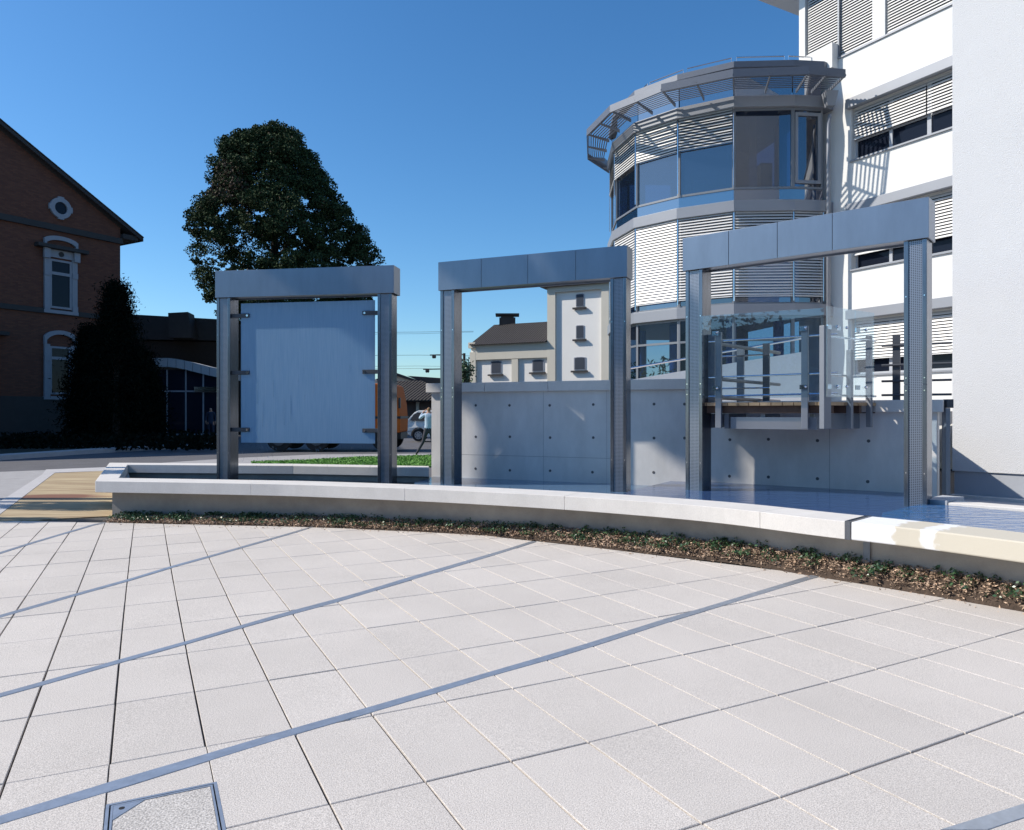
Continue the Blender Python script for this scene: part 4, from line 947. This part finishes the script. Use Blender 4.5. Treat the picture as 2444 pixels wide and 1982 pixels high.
# ------------------------------------------------------------------ entrance building with curved canopy
EP = Plane(at(200, 0, 52).xy, (1, .16)); eb = thing('entrance_building', (*at(400, 985, 53).xy, 0), 'low dark building with slate mansard roof, glazed foyer and curved canopy', 'entrance building')
def epx(x, y, off=0): Q = Plane(EP.o+EP.n*off, EP.d, EP.n); return Q.px(x, y)
z_ = lambda x, y, off=0: epx(x, y, off)[1]; s_ = lambda x, off=0: epx(x, 900, off)[0]
mb = MB(); mb.pbox(EP, s_(180), s_(640), -6, 0, 0, z_(400, 815)); mb.build('wall', brick_m if False else mat('dark brown brick', (.045, .032, .028), .9, var=.3, vs=8), eb)
mb = MB(); zt, zb = z_(400, 752), z_(400, 812)
mb.pprism(EP, [(s_(180), zb), (s_(640), zb), (s_(640), zt-.4), (s_(180), zt+.1)], -6, .25)
mb.pprism(EP, [(s_(402, 2), zb), (s_(458, 2), zb), (s_(460, 2)-.35, zt), (s_(400, 2), zt-.1)], .25, 1.9)
mb.build('mansard_roof', mansard_m, eb)
k = 9; mb = MB(); cpts = [(352, 856), (375, 855), (400, 855), (420, 857), (440, 861), (460, 866), (480, 871), (500, 876), (520, 880), (545, 884)]
cpl = Plane(at(352, 0, 47).xy, (1, .1)); ss = [cpl.px(x, y) for x, y in cpts]; sb = [cpl.px(x, y+21) for x, y in cpts]
for i in range(len(ss)-1): mb.pprism(cpl, [(ss[i][0]+.015, ss[i][1]), (ss[i+1][0]-.015, ss[i+1][1]), (sb[i+1][0]-.015, sb[i+1][1]), (sb[i][0]+.015, sb[i][1])], -3, 0)
mb.build('canopy', plinth_m, eb)
mb = MB(); g1 = MB(); xs_ = [352, 395, 440, 482, 545]
for x in xs_: a = cpl.px(x, 900)[0]; mb.pbox(cpl, a-.04, a+.04, -.35, -.25, 0, cpl.px(x, 882)[1])
a, b = cpl.px(352, 0)[0], cpl.px(545, 0)[0]; mb.pbox(cpl, a, b, -.35, -.25, cpl.px(440, 934)[1]-.05, cpl.px(440, 934)[1]+.05); mb.pbox(cpl, a, b, -.35, -.25, .05, .2)
f_ = mb.build('glazing_frame', trim_m, eb); MB().pbox(cpl, a, b, -.31, -.30, 0, cpl.px(352, 878)[1]-.1).build('pane', dark_glass, f_)
MB().pbox(cpl, cpl.px(462, 0)[0], cpl.px(520, 0)[0], -.2, -.1, cpl.px(490, 931)[1]-.1, cpl.px(490, 931)[1]+.2).build('door_header', tube_m, eb)

# ------------------------------------------------------------------ small people
def figure(name, joints, edges, parts, label, loc):
    names = list(joints); me = bpy.data.meshes.new(name); me.from_pydata([Vector(joints[k][:3]) for k in names], [(names.index(a), names.index(b)) for a, b in edges], [])
    o = bpy.data.objects.new(name, me); C.objects.link(o)
    sk = o.modifiers.new('skin', 'SKIN'); sb_ = o.modifiers.new('sub', 'SUBSURF'); sb_.levels = 2; sb_.render_levels = 2
    for i, k in enumerate(names): me.skin_vertices[0].data[i].radius = joints[k][3] if isinstance(joints[k][3], tuple) else (joints[k][3],)*2
    me.skin_vertices[0].data[names.index('pelvis')].use_root = True
    bpy.context.view_layer.update(); dg = bpy.context.evaluated_depsgraph_get(); m2 = bpy.data.meshes.new_from_object(o.evaluated_get(dg)); o.modifiers.clear(); o.data = m2
    mats = [q[0] for q in parts]; m2.materials.clear(); [m2.materials.append(q) for q in mats]
    for p_ in m2.polygons:
        p_.use_smooth = True
        for i, (_, fn) in enumerate(parts):
            if fn(p_.center): p_.material_index = i; break
    o.location = loc; tag(o, label, 'person'); return o
def person(label, loc, sc_, yaw, shirt, trous, hair, pose):
    J = dict(pelvis=(0, 0, .95, (.15, .11)), waist=(0, .01, 1.1, (.14, .10)), chest=(0, .02, 1.32, (.17, .12)), neck0=(0, .03, 1.47, (.075, .07)), neck=(0, .02, 1.53, (.055, .055)), head0=(0, 0, 1.62, (.085, .10)), head1=(0, -.005, 1.72, (.08, .095)),
             nose=(0, -.12, 1.63, (.015, .015)))
    J.update(pose)
    E = [('pelvis', 'waist'), ('waist', 'chest'), ('chest', 'neck0'), ('neck0', 'neck'), ('neck', 'head0'), ('head0', 'head1'), ('head0', 'nose')]
    for s in 'LR':
        E += [('neck0', 'sh'+s), ('sh'+s, 'el'+s), ('el'+s, 'wr'+s), ('wr'+s, 'pa'+s), ('pelvis', 'hip'+s), ('hip'+s, 'kn'+s), ('kn'+s, 'an'+s), ('an'+s, 'to'+s)]
        pa = Vector(J['pa'+s][:3]); wr = Vector(J['wr'+s][:3]); d = (pa-wr).normalized(); sd = Vector((0, 1, 0)) if abs(d.y) < .8 else Vector((1, 0, 0)); sd = (sd-d*d.dot(sd)).normalized()
        for i, (t, ln) in enumerate([(-.03, .065), (-.01, .078), (.01, .074), (.03, .06)]):
            a = pa+sd*t+d*.02; b = a+d*ln*.55; c = b+d*ln*.4+Vector((0, .012, -.008)); J['f%s%d' % (s, i)] = (*b, (.009, .009)); J['g%s%d' % (s, i)] = (*c, (.007, .007)); E += [('pa'+s, 'f%s%d' % (s, i)), ('f%s%d' % (s, i), 'g%s%d' % (s, i))]
        th = wr+d*.035-sd*.045; J['t'+s] = (*th, (.010, .010)); E.append(('wr'+s, 't'+s))
    M = Matrix.Rotation(yaw, 4, 'Z')
    J2 = {k: (*(M @ Vector(v[:3])*sc_), tuple(x*sc_ for x in v[3])) for k, v in J.items()}
    inv_ = M.inverted(); hd = J['head0']
    hands = [Vector(J['pa'+s][:3]) for s in 'LR']
    def loc_(c): return (inv_ @ c)/sc_
    def isskin(c):
        q = loc_(c); return q.z > 1.50 and abs(q.x) < .16 and (q-Vector(hd[:3])).length < .22 or any((q-h).length < .13 for h in hands)
    def ishair(c): q = loc_(c)-Vector(hd[:3]); return q.length < .26 and (q.z > .085 or (q.y > .03 and q.z > -.04)) and q.z > -.06
    def isshoe(c): return loc_(c).z < .09
    return figure('person', J2, E, [(hair, ishair), (skin_m, isskin), (shoe_m, isshoe), (trous, lambda c: loc_(c).z < .98), (shirt, lambda c: True)], label, loc)
pose1 = dict(shL=(.19, .02, 1.43, (.06, .06)), elL=(.34, -.03, 1.30, (.045, .045)), wrL=(.24, -.12, 1.52, (.03, .03)), paL=(.15, -.13, 1.60, (.035, .02)),
             shR=(-.19, .02, 1.43, (.06, .06)), elR=(-.26, .04, 1.16, (.045, .045)), wrR=(-.27, -.06, .95, (.03, .03)), paR=(-.27, -.09, .87, (.02, .035)),
             hipL=(.10, 0, .88, (.095, .095)), knL=(.20, -.03, .50, (.062, .062)), anL=(.42, .03, .10, (.042, .042)), toL=(.46, -.12, .04, (.04, .035)),
             hipR=(-.10, 0, .88, (.095, .095)), knR=(-.13, .0, .50, (.062, .062)), anR=(-.13, .02, .10, (.042, .042)), toR=(-.14, -.14, .04, (.04, .035)))
pose2 = dict(shL=(.19, .02, 1.43, (.06, .06)), elL=(.26, .05, 1.16, (.048, .048)), wrL=(.24, -.04, .92, (.032, .032)), paL=(.24, -.06, .84, (.02, .035)),
             shR=(-.19, .02, 1.43, (.06, .06)), elR=(-.26, .05, 1.16, (.048, .048)), wrR=(-.24, -.08, .94, (.032, .032)), paR=(-.23, -.11, .86, (.02, .035)),
             hipL=(.10, 0, .88, (.10, .10)), knL=(.13, -.02, .50, (.066, .066)), anL=(.14, .03, .10, (.045, .045)), toL=(.16, -.12, .04, (.042, .035)),
             hipR=(-.10, 0, .88, (.10, .10)), knR=(-.12, .06, .50, (.066, .066)), anR=(-.12, .15, .10, (.045, .045)), toR=(-.13, .0, .04, (.042, .035)))
g0 = gnd(1023.5, 1089); person('person in a light blue top with raised hand, walking beside the concrete wall', (g0.x, g0.y, .01), 1.02, R(180), shirt_m, trous_m, hair_m, pose1)
g0 = gnd(503, 1046); person('person in dark overalls standing in shade at the glazed entrance', (g0.x, g0.y, 0), 1.08, R(15), overall_m, overall_m, hair_m, pose2)

# ------------------------------------------------------------------ truck and car
rimd_m = mat('dark steel rim', (.08, .08, .085), .6)
tk = thing('truck', (-7.6, 30.3, 0), 'orange truck parked behind the frosted glass pane', 'truck')
TY = 30.0; k_ = TY/FL; X = lambda px: (px-14-CX)*k_; Z = lambda py: EYE-(py-HY)*k_
def xprism(mb, pts, y0, y1):
    k = len(pts); return mb.add([(a, y0, z) for a, z in pts]+[(a, y1, z) for a, z in pts], [tuple(range(k)), tuple(range(2*k-1, k-1, -1))]+[(i, k+i, k+(i+1) % k, (i+1) % k) for i in range(k)])
zb = .75
cab = MB(); xprism(cab, [(X(893), zb), (X(968), zb), (X(969), Z(1005)), (X(966), Z(965)), (X(957), Z(921)), (X(950), Z(917)), (X(893), Z(915))], TY, TY+2.3); cab.build('cab', orange_m, tk, bevel=.04)
MB().box(X(893), X(970), TY-.012, TY+2.3, Z(1000), Z(994)).build('trim_band', blackp_m, tk)
wn_ = MB(); xprism(wn_, [(X(925), Z(965)), (X(962), Z(965)), (X(953), Z(926)), (X(925), Z(926))], TY-.015, TY+.02); wn_.build('side_window', dark_glass if False else blackp_m, tk)
MB().box(X(640), X(969), TY+.2, TY+2.1, .48, zb-.001).build('chassis', blackp_m, tk)
MB().box(X(642), X(888), TY, TY+2.4, zb, Z(900)).build('cargo_box', cream_m, tk, bevel=.02)
mb = MB(); mb.box(X(964)+.05, X(964)+.12, TY-.25, TY-.02, Z(975), Z(950)); mb.build('mirror', blackp_m, tk)
for px in (680, 770, 930):
    for yy in (TY+.1, TY+2.15):
        wo = MB().cyl((X(px), yy, .48), (0, 1, 0), .48, .3, 24).build('wheel', rubber_m, tk); MB().cyl((X(px), yy-(.16 if yy < TY+1 else -.16), .48), (0, 1, 0), .26, .04, 20).build('rim', rimd_m, wo)
CYc = 40.0; k_ = CYc/FL; GZ = 0
cr = thing('parked_car', (-4, 40.8, 0), 'white small hatchback parked behind the truck and the walking person', 'car')
xl = (968-CX)*k_; L = 3.9; hs = 1.12
prof = [(0.02, .45), (0, .62), (.03, .90), (.12, 1.08), (.42, 1.42), (.62, 1.50), (1.6, 1.53), (2.2, 1.47), (2.85, 1.05), (3.6, .90), (3.83, .72), (3.86, .42), (3.7, .25)]
def arch(cx): return [(cx+.37*math.cos(a), .30+.37*math.sin(a)) for a in [math.pi*i/8 for i in range(0, 9)]]
body = prof+[(3.1+.37, .25)]+arch(3.1)+[(3.1-.37, .22)]+[(.62+.37, .22)]+arch(.62)+[(.62-.37, .25)]
bd = MB(); kk = len(body)
def tz(z): return .0 if z < 1.0 else (z-1.0)*.42
vs = [(xl+a*hs, CYc+tz(z)*hs, z*hs) for a, z in body]+[(xl+a*hs, CYc+1.6*hs-tz(z)*hs, z*hs) for a, z in body]
bd.add(vs, [(i, (i+1) % kk, kk+(i+1) % kk, kk+i) for i in range(kk)])
bm = bmesh.new(); 
bd.f += [tuple(range(kk)), tuple(range(2*kk-1, kk-1, -1))]
bo = bd.build('body', car_m, cr, bevel=.03)
def carwin(pts, nm):
    mb = MB(); k = len(pts); f = lambda a, z, e: (xl+a*hs, CYc+tz(z)*hs-e, z*hs)
    mb.add([f(a, z, .012) for a, z in pts]+[f(a, z, -.02) for a, z in pts], [tuple(range(k)), tuple(range(2*k-1, k-1, -1))]+[(i, k+i, k+(i+1) % k, (i+1) % k) for i in range(k)]); return mb.build(nm, dark_glass if False else MATS['black plastic'], cr)
carwin([(.22, 1.02), (.36, 1.30), (.55, 1.40), (1.28, 1.43), (1.28, 1.0)], 'rear_side_window'); carwin([(1.34, 1.0), (1.34, 1.43), (2.05, 1.40), (2.62, 1.05)], 'front_side_window')
MB().box(xl+.9*hs, xl+2.7*hs, CYc-.02, CYc+.02, .50*hs, .56*hs).build('rubbing_strip', paintw_m, cr)
MB().box(xl-.03, xl+.28*hs, CYc-.02, CYc+1.6*hs, .52, .60).build('bumper', plinth_m, cr)
for cx_ in (.62, 3.1):
    for yy in (CYc+.1, CYc+1.55*hs):
        wo = MB().cyl((xl+cx_*hs, yy, .335), (0, 1, 0), .335, .2, 28).build('wheel', rubber_m, cr)
        rm = MB().cyl((xl+cx_*hs, yy-.105, .335), (0, 1, 0), .21, .02, 24).build('rim', rim_m, wo)
        if yy < CYc+1:
            for i in range(8): a = i*math.pi/4; rm2 = MB().cyl((xl+cx_*hs+.14*math.cos(a), yy-.118, .335+.14*math.sin(a)), (0, 1, 0), .032, .006, 8).build('rim_hole', rubber_m, wo)

# ------------------------------------------------------------------ mill building, barn, poles
MY = 65; MPl = Plane(at(1133, 0, MY).xy, (2.05, -1))
ml = thing('mill_building', (*at(1300, 985, 62).xy, 0), 'white mill building with cream pilasters, small windows and a taller tower part', 'mill building')
m = MPl; f = lambda x, y: m.px(x, y)
S = lambda x: m.px(x, 900)[0]
zlo = (f(1140, 823)[1]+f(1300, 818)[1])/2
xA, xB, xC = S(1121), S(1306), S(1470); depth = 9
zc = (f(1310, 690)[1]+f(1450, 672)[1])/2
mb = MB(); mb.pbox(m, xA, xB, -depth, -.25, 0, zlo); mb.pbox(m, xB, xC, -depth, -.25, 0, zc); mb.build('wall', mill_m, ml)
mb = MB(); fr_ = lambda a, b, z0, z1_: mb.pbox(m, a, b, -.249, 0, z0, z1_)
fr_(xA, S(1135), 0, zlo-.6); fr_(S(1221), S(1236), 0, zlo-1.35); fr_(xB, S(1325), 0, zc-.45); fr_(S(1435), S(1453), 0, zc-.45)
fr_(xA, xB, zlo-1.35+.0, zlo) if False else None
mb.pbox(m, S(1135)+.001, xB-.001, -.249, -.01, zlo-1.3, zlo); mb.pbox(m, xB, xC, -.249, .02, zc-.449, zc); mb.pbox(m, xA-.1, S(1135)-.001, -.3, .1, zlo-.25, zlo+.25)
mb.build('pilasters', cream_m, ml)
rf = MB(); rz = f(1235, 757)[1]-.85
ea = [m.P(xA+.1, .35, zlo+.05), m.P(xB, .35, zlo+.05)]; rg = [m.P(xA+.1+.2, -4.5, rz+.9), m.P(xB, -4.5, rz+.9)]
rf.hexa([ea[0], ea[1], m.P(xB, -9.3, zlo+.05), m.P(xA+.1, -9.3, zlo+.05)], [ea[0]+Vector((0, 0, .15)), ea[1]+Vector((0, 0, .15)), rg[1]+Vector((0, 0, .01)), rg[0]]) if False else None
rf.pprism(Plane(m.P(xA, 0, 0).xy, m.d, m.n), [(0, 0)], 0, 0) if False else None
vs = [m.P(xA+.1, .35, zlo+.0), m.P(xB, .35, zlo+.0), m.P(xB, -9.3, zlo+.0), m.P(xA+.1, -9.3, zlo+.0), m.P(xA+.1, -4.5, rz+.9), m.P(xB, -4.5, rz+.9)]
rf.add(vs, [(0, 3, 2, 1), (0, 1, 5, 4), (2, 3, 4, 5), (1, 2, 5), (0, 4, 3)]); 
tile2 = mat('pantiles', (.055, .047, .045), .85, var=.3, vs=3); n, l, p = nodes(tile2)
tcx = [x for x in n if x.type == 'TEX_COORD'][0]; wv = n.new('ShaderNodeTexWave'); wv.inputs['Scale'].default_value = 1.3; mp = n.new('ShaderNodeMapping'); mp.inputs['Rotation'].default_value = (0, 0, R(26)); l.new(tcx.outputs['Object'], mp.inputs[0]); l.new(mp.outputs[0], wv.inputs[0])
wv2 = n.new('ShaderNodeTexWave'); wv2.bands_direction = 'Z'; wv2.inputs['Scale'].default_value = 1.6; l.new(tcx.outputs['Object'], wv2.inputs[0])
ad = n.new('ShaderNodeMath'); ad.operation = 'ADD'; l.new(wv.outputs['Fac'], ad.inputs[0]); l.new(wv2.outputs['Fac'], ad.inputs[1]); b = n.new('ShaderNodeBump'); b.inputs['Distance'].default_value = .15; l.new(ad.outputs[0], b.inputs['Height']); l.new(b.outputs[0], p.inputs['Normal'])
ro_ = rf.build('roof', tile2, ml)
c = at(1211, 760, MY+4.2); mb = MB(); mb.box(c.x-.75, c.x+.75, c.y-.6, c.y+.6, zlo, c.z); mb.box(c.x-1.1, c.x+1.1, c.y-.8, c.y+.8, c.z+.22, c.z+.36); mb.box(c.x-.6, c.x+.6, c.y-.5, c.y+.5, c.z, c.z+.22); mb.build('chimney', mansard_m, ro_)
MB().pbox(m, xB-.5, xC+.3, -depth, .35, zc, zc+.3).build('flat_roof', mansard_m, ml)
q = at(1265, 799, MY); MB().pbox(m, S(1258), S(1275), .0-1.9, -1.8, f(1265, 803)[1]+.1, f(1265, 795)[1]+.1).build('skylight', plinth_m, ro_)
for (x0, x1, yt, yb) in [(1171, 1192, 863, 890), (1270, 1293, 860, 885), (1370, 1393, 854, 881), (1374, 1390, 778, 806), (1374, 1390, 703, 730)]:
    a, b = S(x0), S(x1); zt, zb_ = f(x0, yt)[1], f(x0, yb)[1]; ar = [(a, zb_), (b, zb_), (b, zt-.04), ((a+b)/2+.2, zt), ((a+b)/2-.2, zt), (a, zt-.04)]
    fr = MB(); cxm, czm = (a+b)/2, (zt+zb_)/2; big = [(cxm+(u-cxm)*1.22, czm+(v-czm)*1.12) for u, v in ar]; fr.pprism(m, big, -.2495, -.20); f2 = fr.build('window', trim_m, ml)
    MB().pprism(m, ar, -.1999, -.18).build('pane', mat('hazy pane', (.055, .065, .085), .5, spec=.2), f2); MB().pbox(m, a-.3, b+.3, -.2, .0, zb_-.28, zb_-.14).build('sill', mansard_m, f2)
# barn
bn = thing('tiled_barn', (*at(1000, 985, 58).xy, 0), 'low barn with dark tiled roof behind the white car', 'barn')
bp = Plane(at(900, 0, 56).xy, (1, 0)); f = lambda x, y: bp.px(x, y)
mb = MB(); mb.pbox(bp, f(800, 0)[0], f(1120, 0)[0], -6, -1, 0, f(1000, 958)[1]); mb.build('wall', mat('barn wall', (.13, .10, .09), .9), bn)
for x in (990, 1048): MB().pbox(bp, f(x, 0)[0], f(x+7, 0)[0], -.98, -.7, 0, f(x, 957)[1]).build('door_post', cream_m, bn)
mb = MB(); a = [f(800, 955), f(1120, 955)]; t_ = [f(760, 908), f(985, 908)]
mb.add([bp.P(a[0][0], .2, a[0][1]), bp.P(a[1][0], .2, a[1][1]), bp.P(t_[1][0]+.3, -3, t_[1][1]+.1), bp.P(t_[0][0], -3, t_[0][1]+.1), bp.P(a[0][0], .2, a[0][1]-.15), bp.P(a[1][0], .2, a[1][1]-.15), bp.P(t_[1][0]+.3, -3, t_[1][1]-.05), bp.P(t_[0][0], -3, t_[0][1]-.05)], [(0, 1, 2, 3), (7, 6, 5, 4), (0, 4, 5, 1), (1, 5, 6, 2), (2, 6, 7, 3), (3, 7, 4, 0)])
mb.build('roof', tile2, bn)
b2 = thing('gabled_shed', (*at(1000, 985, 72).xy, 0), 'cream gabled shed with grey roof rising behind the tiled barn', 'shed')
sp = Plane(at(950, 0, 72).xy, (1, 0)); f = lambda x, y: sp.px(x, y)
mb = MB(); mb.pprism(sp, [f(880, 960), f(1060, 960), f(1060, 930), f(949, 897), f(880, 915)], -.2, 0); mb.build('gable_wall', cream_m, b2)
mb = MB(); q = [f(945, 890), f(1055, 928), f(1055, 934), f(945, 897)]; mb.pprism(sp, q, -6, .3); mb.pprism(sp, [f(945, 890), f(945, 897), f(870, 922), f(870, 915)], -6, .3)
mb.pprism(sp, [f(950, 890), f(1130, 902), f(1130, 935), f(1055, 934)], -6.2, -6.0); mb.build('roof', mansard_m, b2)
pl_ = thing('power_line', (*at(1010, 985, 90).xy, 0), 'overhead power lines with insulator brackets above the barn', 'power line')
for y0, y1, r in [(793, 791, .02), (848, 850, .02), (797, 793, .015), (874, 876, .015), (880, 882, .015)]: MB().tube([at(880, y0+1, 90), at(1000, y0, 90), at(1130, y1, 90)], r, 5).build('cable', blackp_m, pl_)
for x0, y in [(1026, 848), (1010, 882)]:
    MB().tube([at(x0, y, 80), at(1110, y-2, 80)], .07, 6).build('bracket', blackp_m, pl_)
    [MB().ball(at(x0+d, y+4, 80), .14, 6, (1, 1, 1.4)).build('insulator', mansard_m, pl_) for d in (8, 12)]
pq = at(1108, 985, 80); MB().tube([(pq.x, pq.y, 0), (pq.x, pq.y, 8)], .14, 8).build('pole', bark_m, pl_)

# small things on the verge
q = gnd(208, 1060); r_ = thing('round_stone_table', (q.x, q.y+1, .1), 'low round stone slab on a dark drum on the shaded verge', 'stone slab'); yq = q.y+1; xq = (208-CX)/FL*yq
ztop = EYE-(1057-HY)/FL*yq; MB().cyl((xq, yq, ztop-.04), (0, 0, 1), .42, .07, 28).build('top', plinth_m, r_); MB().cyl((xq, yq, (ztop-.08+.0)/2), (0, 0, 1), .30, ztop-.08, 20).build('drum', blackp_m, r_)
xq = (234-CX)/FL*(yq-1.5); mb = MB(); mb.tube([(xq, yq-1.5, 0), (xq, yq-1.5, .36)], .085, 14); o = mb.build('bollard', plinth_m, loc=(xq, yq-1.5, 0)); tag(o, 'short pale bollard beside the round stone slab', 'bollard')

# ------------------------------------------------------------------ trees
def limb(mb, a, b, r0, r1, k=6, wob=.2):
    pts = [Vector(a).lerp(Vector(b), t/5)+Vector((random.uniform(-wob, wob), random.uniform(-wob, wob), 0))*(0 < t < 5) for t in range(6)]
    mb.tube(pts, [r0+(r1-r0)*t/5 for t in range(6)], k)
random.seed(11); np.random.seed(11)
TYY = 50.0; kt = TYY/FL
prof_t = [(312, 625, 690), (325, 590, 712), (350, 535, 735), (385, 515, 760), (420, 508, 785), (455, 500, 802), (490, 495, 825), (515, 458, 848), (545, 450, 870), (575, 455, 892), (600, 462, 905), (640, 466, 912), (675, 466, 912), (705, 475, 905), (735, 490, 890), (765, 550, 800)]
lt = thing('lime_tree', ((648-CX)*kt, TYY, 0), 'tall dense broadleaf tree with a domed crown behind the frosted glass frame', 'tree')
ys = [q[0] for q in prof_t]; xl_ = [q[1] for q in prof_t]; xr_ = [q[2] for q in prof_t]
clumps = []
while len(clumps) < 1350:
    y = random.uniform(313, 765); a, b = np.interp(y, ys, xl_), np.interp(y, ys, xr_); mid = (a+b)/2; hw = (b-a)/2
    u = random.uniform(-1, 1); v = random.uniform(-1, 1); rr_ = math.hypot(u, v)
    if rr_ > 1 or rr_ < random.random()*.75: continue
    if (480 < mid+u*hw < 645 and 560 < y < 720) and random.random() < .66: continue
    if rr_ > .9: u *= .95; v *= .95
    clumps.append(((mid+u*hw-CX)*kt, TYY+v*hw*kt*.9, EYE-(y-HY)*kt, random.choice([.3, .45, .6, .8])*random.uniform(.8, 1.1)))
pts = []; mi = []
for (x, y, z, r) in clumps:
    k = int(330*r); q = np.random.normal(size=(k, 3)); q /= np.linalg.norm(q, axis=1)[:, None]; q *= (r*np.random.uniform(.3, 1, k)**.6)[:, None]; q[:, 2] *= .6
    pts.append(q+np.array([x, y, z]))
    bx, bz = CX+x/kt, HY-(z-EYE)/kt
    dry = math.hypot(bx-575, bz-470) < 55
    mi += [1 if random.random() < (.45 if dry else .015) else 0 for _ in range(k)]
pts = np.concatenate(pts)
cloud('crown', pts, np.random.uniform(.10, .19, len(pts)), tleaf_m, parent=lt, aspect=.7, mats=[tleaf_m, rleaf_m], mi=np.array(mi, dtype=np.int32))
mb = MB(); bx = (648-CX)*kt
mb.tube([(bx, TYY, -.1), (bx+.1, TYY, 3.5), (bx, TYY, 8.3), (bx+.2, TYY+.1, 13), (bx-.1, TYY, 17)], [.6, .45, .36, .24, .08], 12)
for _ in range(26):
    z0 = random.uniform(5.5, 14); a = random.uniform(0, 6.28); ln = random.uniform(3, 5.8)*(1-(z0-4)/19); limb(mb, (bx, TYY, z0), (bx+math.cos(a)*ln, TYY+math.sin(a)*ln, z0+ln*random.uniform(.3, .8)), .13, .03)
mb.build('trunk', bark_m, lt, smooth=True)
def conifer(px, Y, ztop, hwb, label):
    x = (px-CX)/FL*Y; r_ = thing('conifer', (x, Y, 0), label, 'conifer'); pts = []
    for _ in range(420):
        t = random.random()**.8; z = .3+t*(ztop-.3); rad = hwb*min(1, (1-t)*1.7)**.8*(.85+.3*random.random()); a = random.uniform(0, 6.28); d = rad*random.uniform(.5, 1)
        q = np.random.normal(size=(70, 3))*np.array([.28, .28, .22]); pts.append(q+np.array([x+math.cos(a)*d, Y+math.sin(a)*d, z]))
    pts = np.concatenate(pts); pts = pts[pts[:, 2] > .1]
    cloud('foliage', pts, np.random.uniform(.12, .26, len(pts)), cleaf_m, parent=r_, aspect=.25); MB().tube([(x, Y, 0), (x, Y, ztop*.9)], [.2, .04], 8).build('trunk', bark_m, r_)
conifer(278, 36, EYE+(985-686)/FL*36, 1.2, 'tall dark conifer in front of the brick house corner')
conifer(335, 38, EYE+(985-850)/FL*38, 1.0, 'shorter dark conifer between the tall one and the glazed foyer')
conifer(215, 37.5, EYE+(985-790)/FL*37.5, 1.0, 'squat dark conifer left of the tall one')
b = thing('shrub', (*at(1117, 985, 60).xy, 0), 'green shrub at the left corner of the mill building', 'shrub'); c = at(1108, 888, 60); q = np.random.normal(size=(900, 3))*np.array([.32, .4, .42])+np.array([c.x, c.y, c.z]); q = q[q[:, 2] > .1]
cloud('foliage', q, .25, leaf_m, parent=b); MB().tube([(c.x, c.y, 0), (c.x, c.y, c.z)], [.1, .03], 6).build('stem', bark_m, b)

# ------------------------------------------------------------------ across the street, behind the viewer: what the steel and glass reflect
r_ = thing('town_building', (-8, -34, 0), 'long dark brick building across the plaza, seen only in reflections', 'building')
MB().box(-48, 30, -46, -34, 0, 9).build('wall', brick_m if False else MATS['dark brown brick'], r_)
MB().prism([(-49, -47), (31, -47), (31, -33.5), (-49, -33.5)], 9.0, 9.5).build('roof', mansard_m, r_)
for i in range(14):
    x = -45+i*5.4
    for z in (1.2, 5.2): MB().box(x, x+2, -34.02, -33.97, z, z+2.2).build('window', trim_m, r_)
for i, x in enumerate((-31, -19, -6, 9, 20)):
    q = np.random.normal(size=(2500, 3))*np.array([2.0, 1.6, 1.9])+np.array([x, -26, 5.2]); q = q[q[:, 2] > .5]
    t_ = thing('street_tree', (x, -26, 0), 'round street tree across the plaza behind the viewer, seen in reflections', 'tree', 'street trees behind the viewer')
    cloud('crown', q, .5, tleaf_m, parent=t_); MB().tube([(x, -26, 0), (x, -26, 5)], [.2, .1], 8).build('trunk', bark_m, t_)

def side_tree(x, y, blobs, label, n=900, leaf=.3):
    t_ = thing('street_tree', (x, y, 0), label, 'tree'); pts = []
    for (bx, by, bz, rx, ry, rz, dens) in blobs:
        q = np.random.normal(size=(int(n*dens), 3)); q /= np.linalg.norm(q, axis=1)[:, None]; q *= np.random.uniform(.1, 1, len(q))[:, None]**.5
        pts.append(q*np.array([rx, ry, rz])+np.array([bx, by, bz]))
    cloud('crown', np.concatenate(pts), leaf, tleaf_m, parent=t_); MB().tube([(x, y, 0), (x, y, max(b[2] for b in blobs))], [.22, .08], 8).build('trunk', bark_m, t_)
side_tree(-17, 13.4, [(-17, 13.25, 16.0, .9, .45, 1.0, 5), (-17, 12.97, 15.15, .5, .3, .38, 1.2), (-17, 12.1, 17.75, .8, .5, .35, 2.6), (-17, 12.75, 17.4, .8, .35, .6, 2.0), (-17, 11.0, 18.6, .8, .6, .75, 3.6), (-17, 13.8, 15.9, .7, .35, .85, 2.4)], 'tall street tree outside the left edge, its shadow falls on the tall concrete wall', leaf=.26)
side_tree(-17.5, 12.9, [(-17.5, 10.75, 7.9, 1.3, .35, 1.3, .45), (-17.5, 12.4, 8.6, 1.3, .6, 1.0, 1.0)], 'small street tree outside the left edge, its dappled shadow falls on the tan path', leaf=.22)
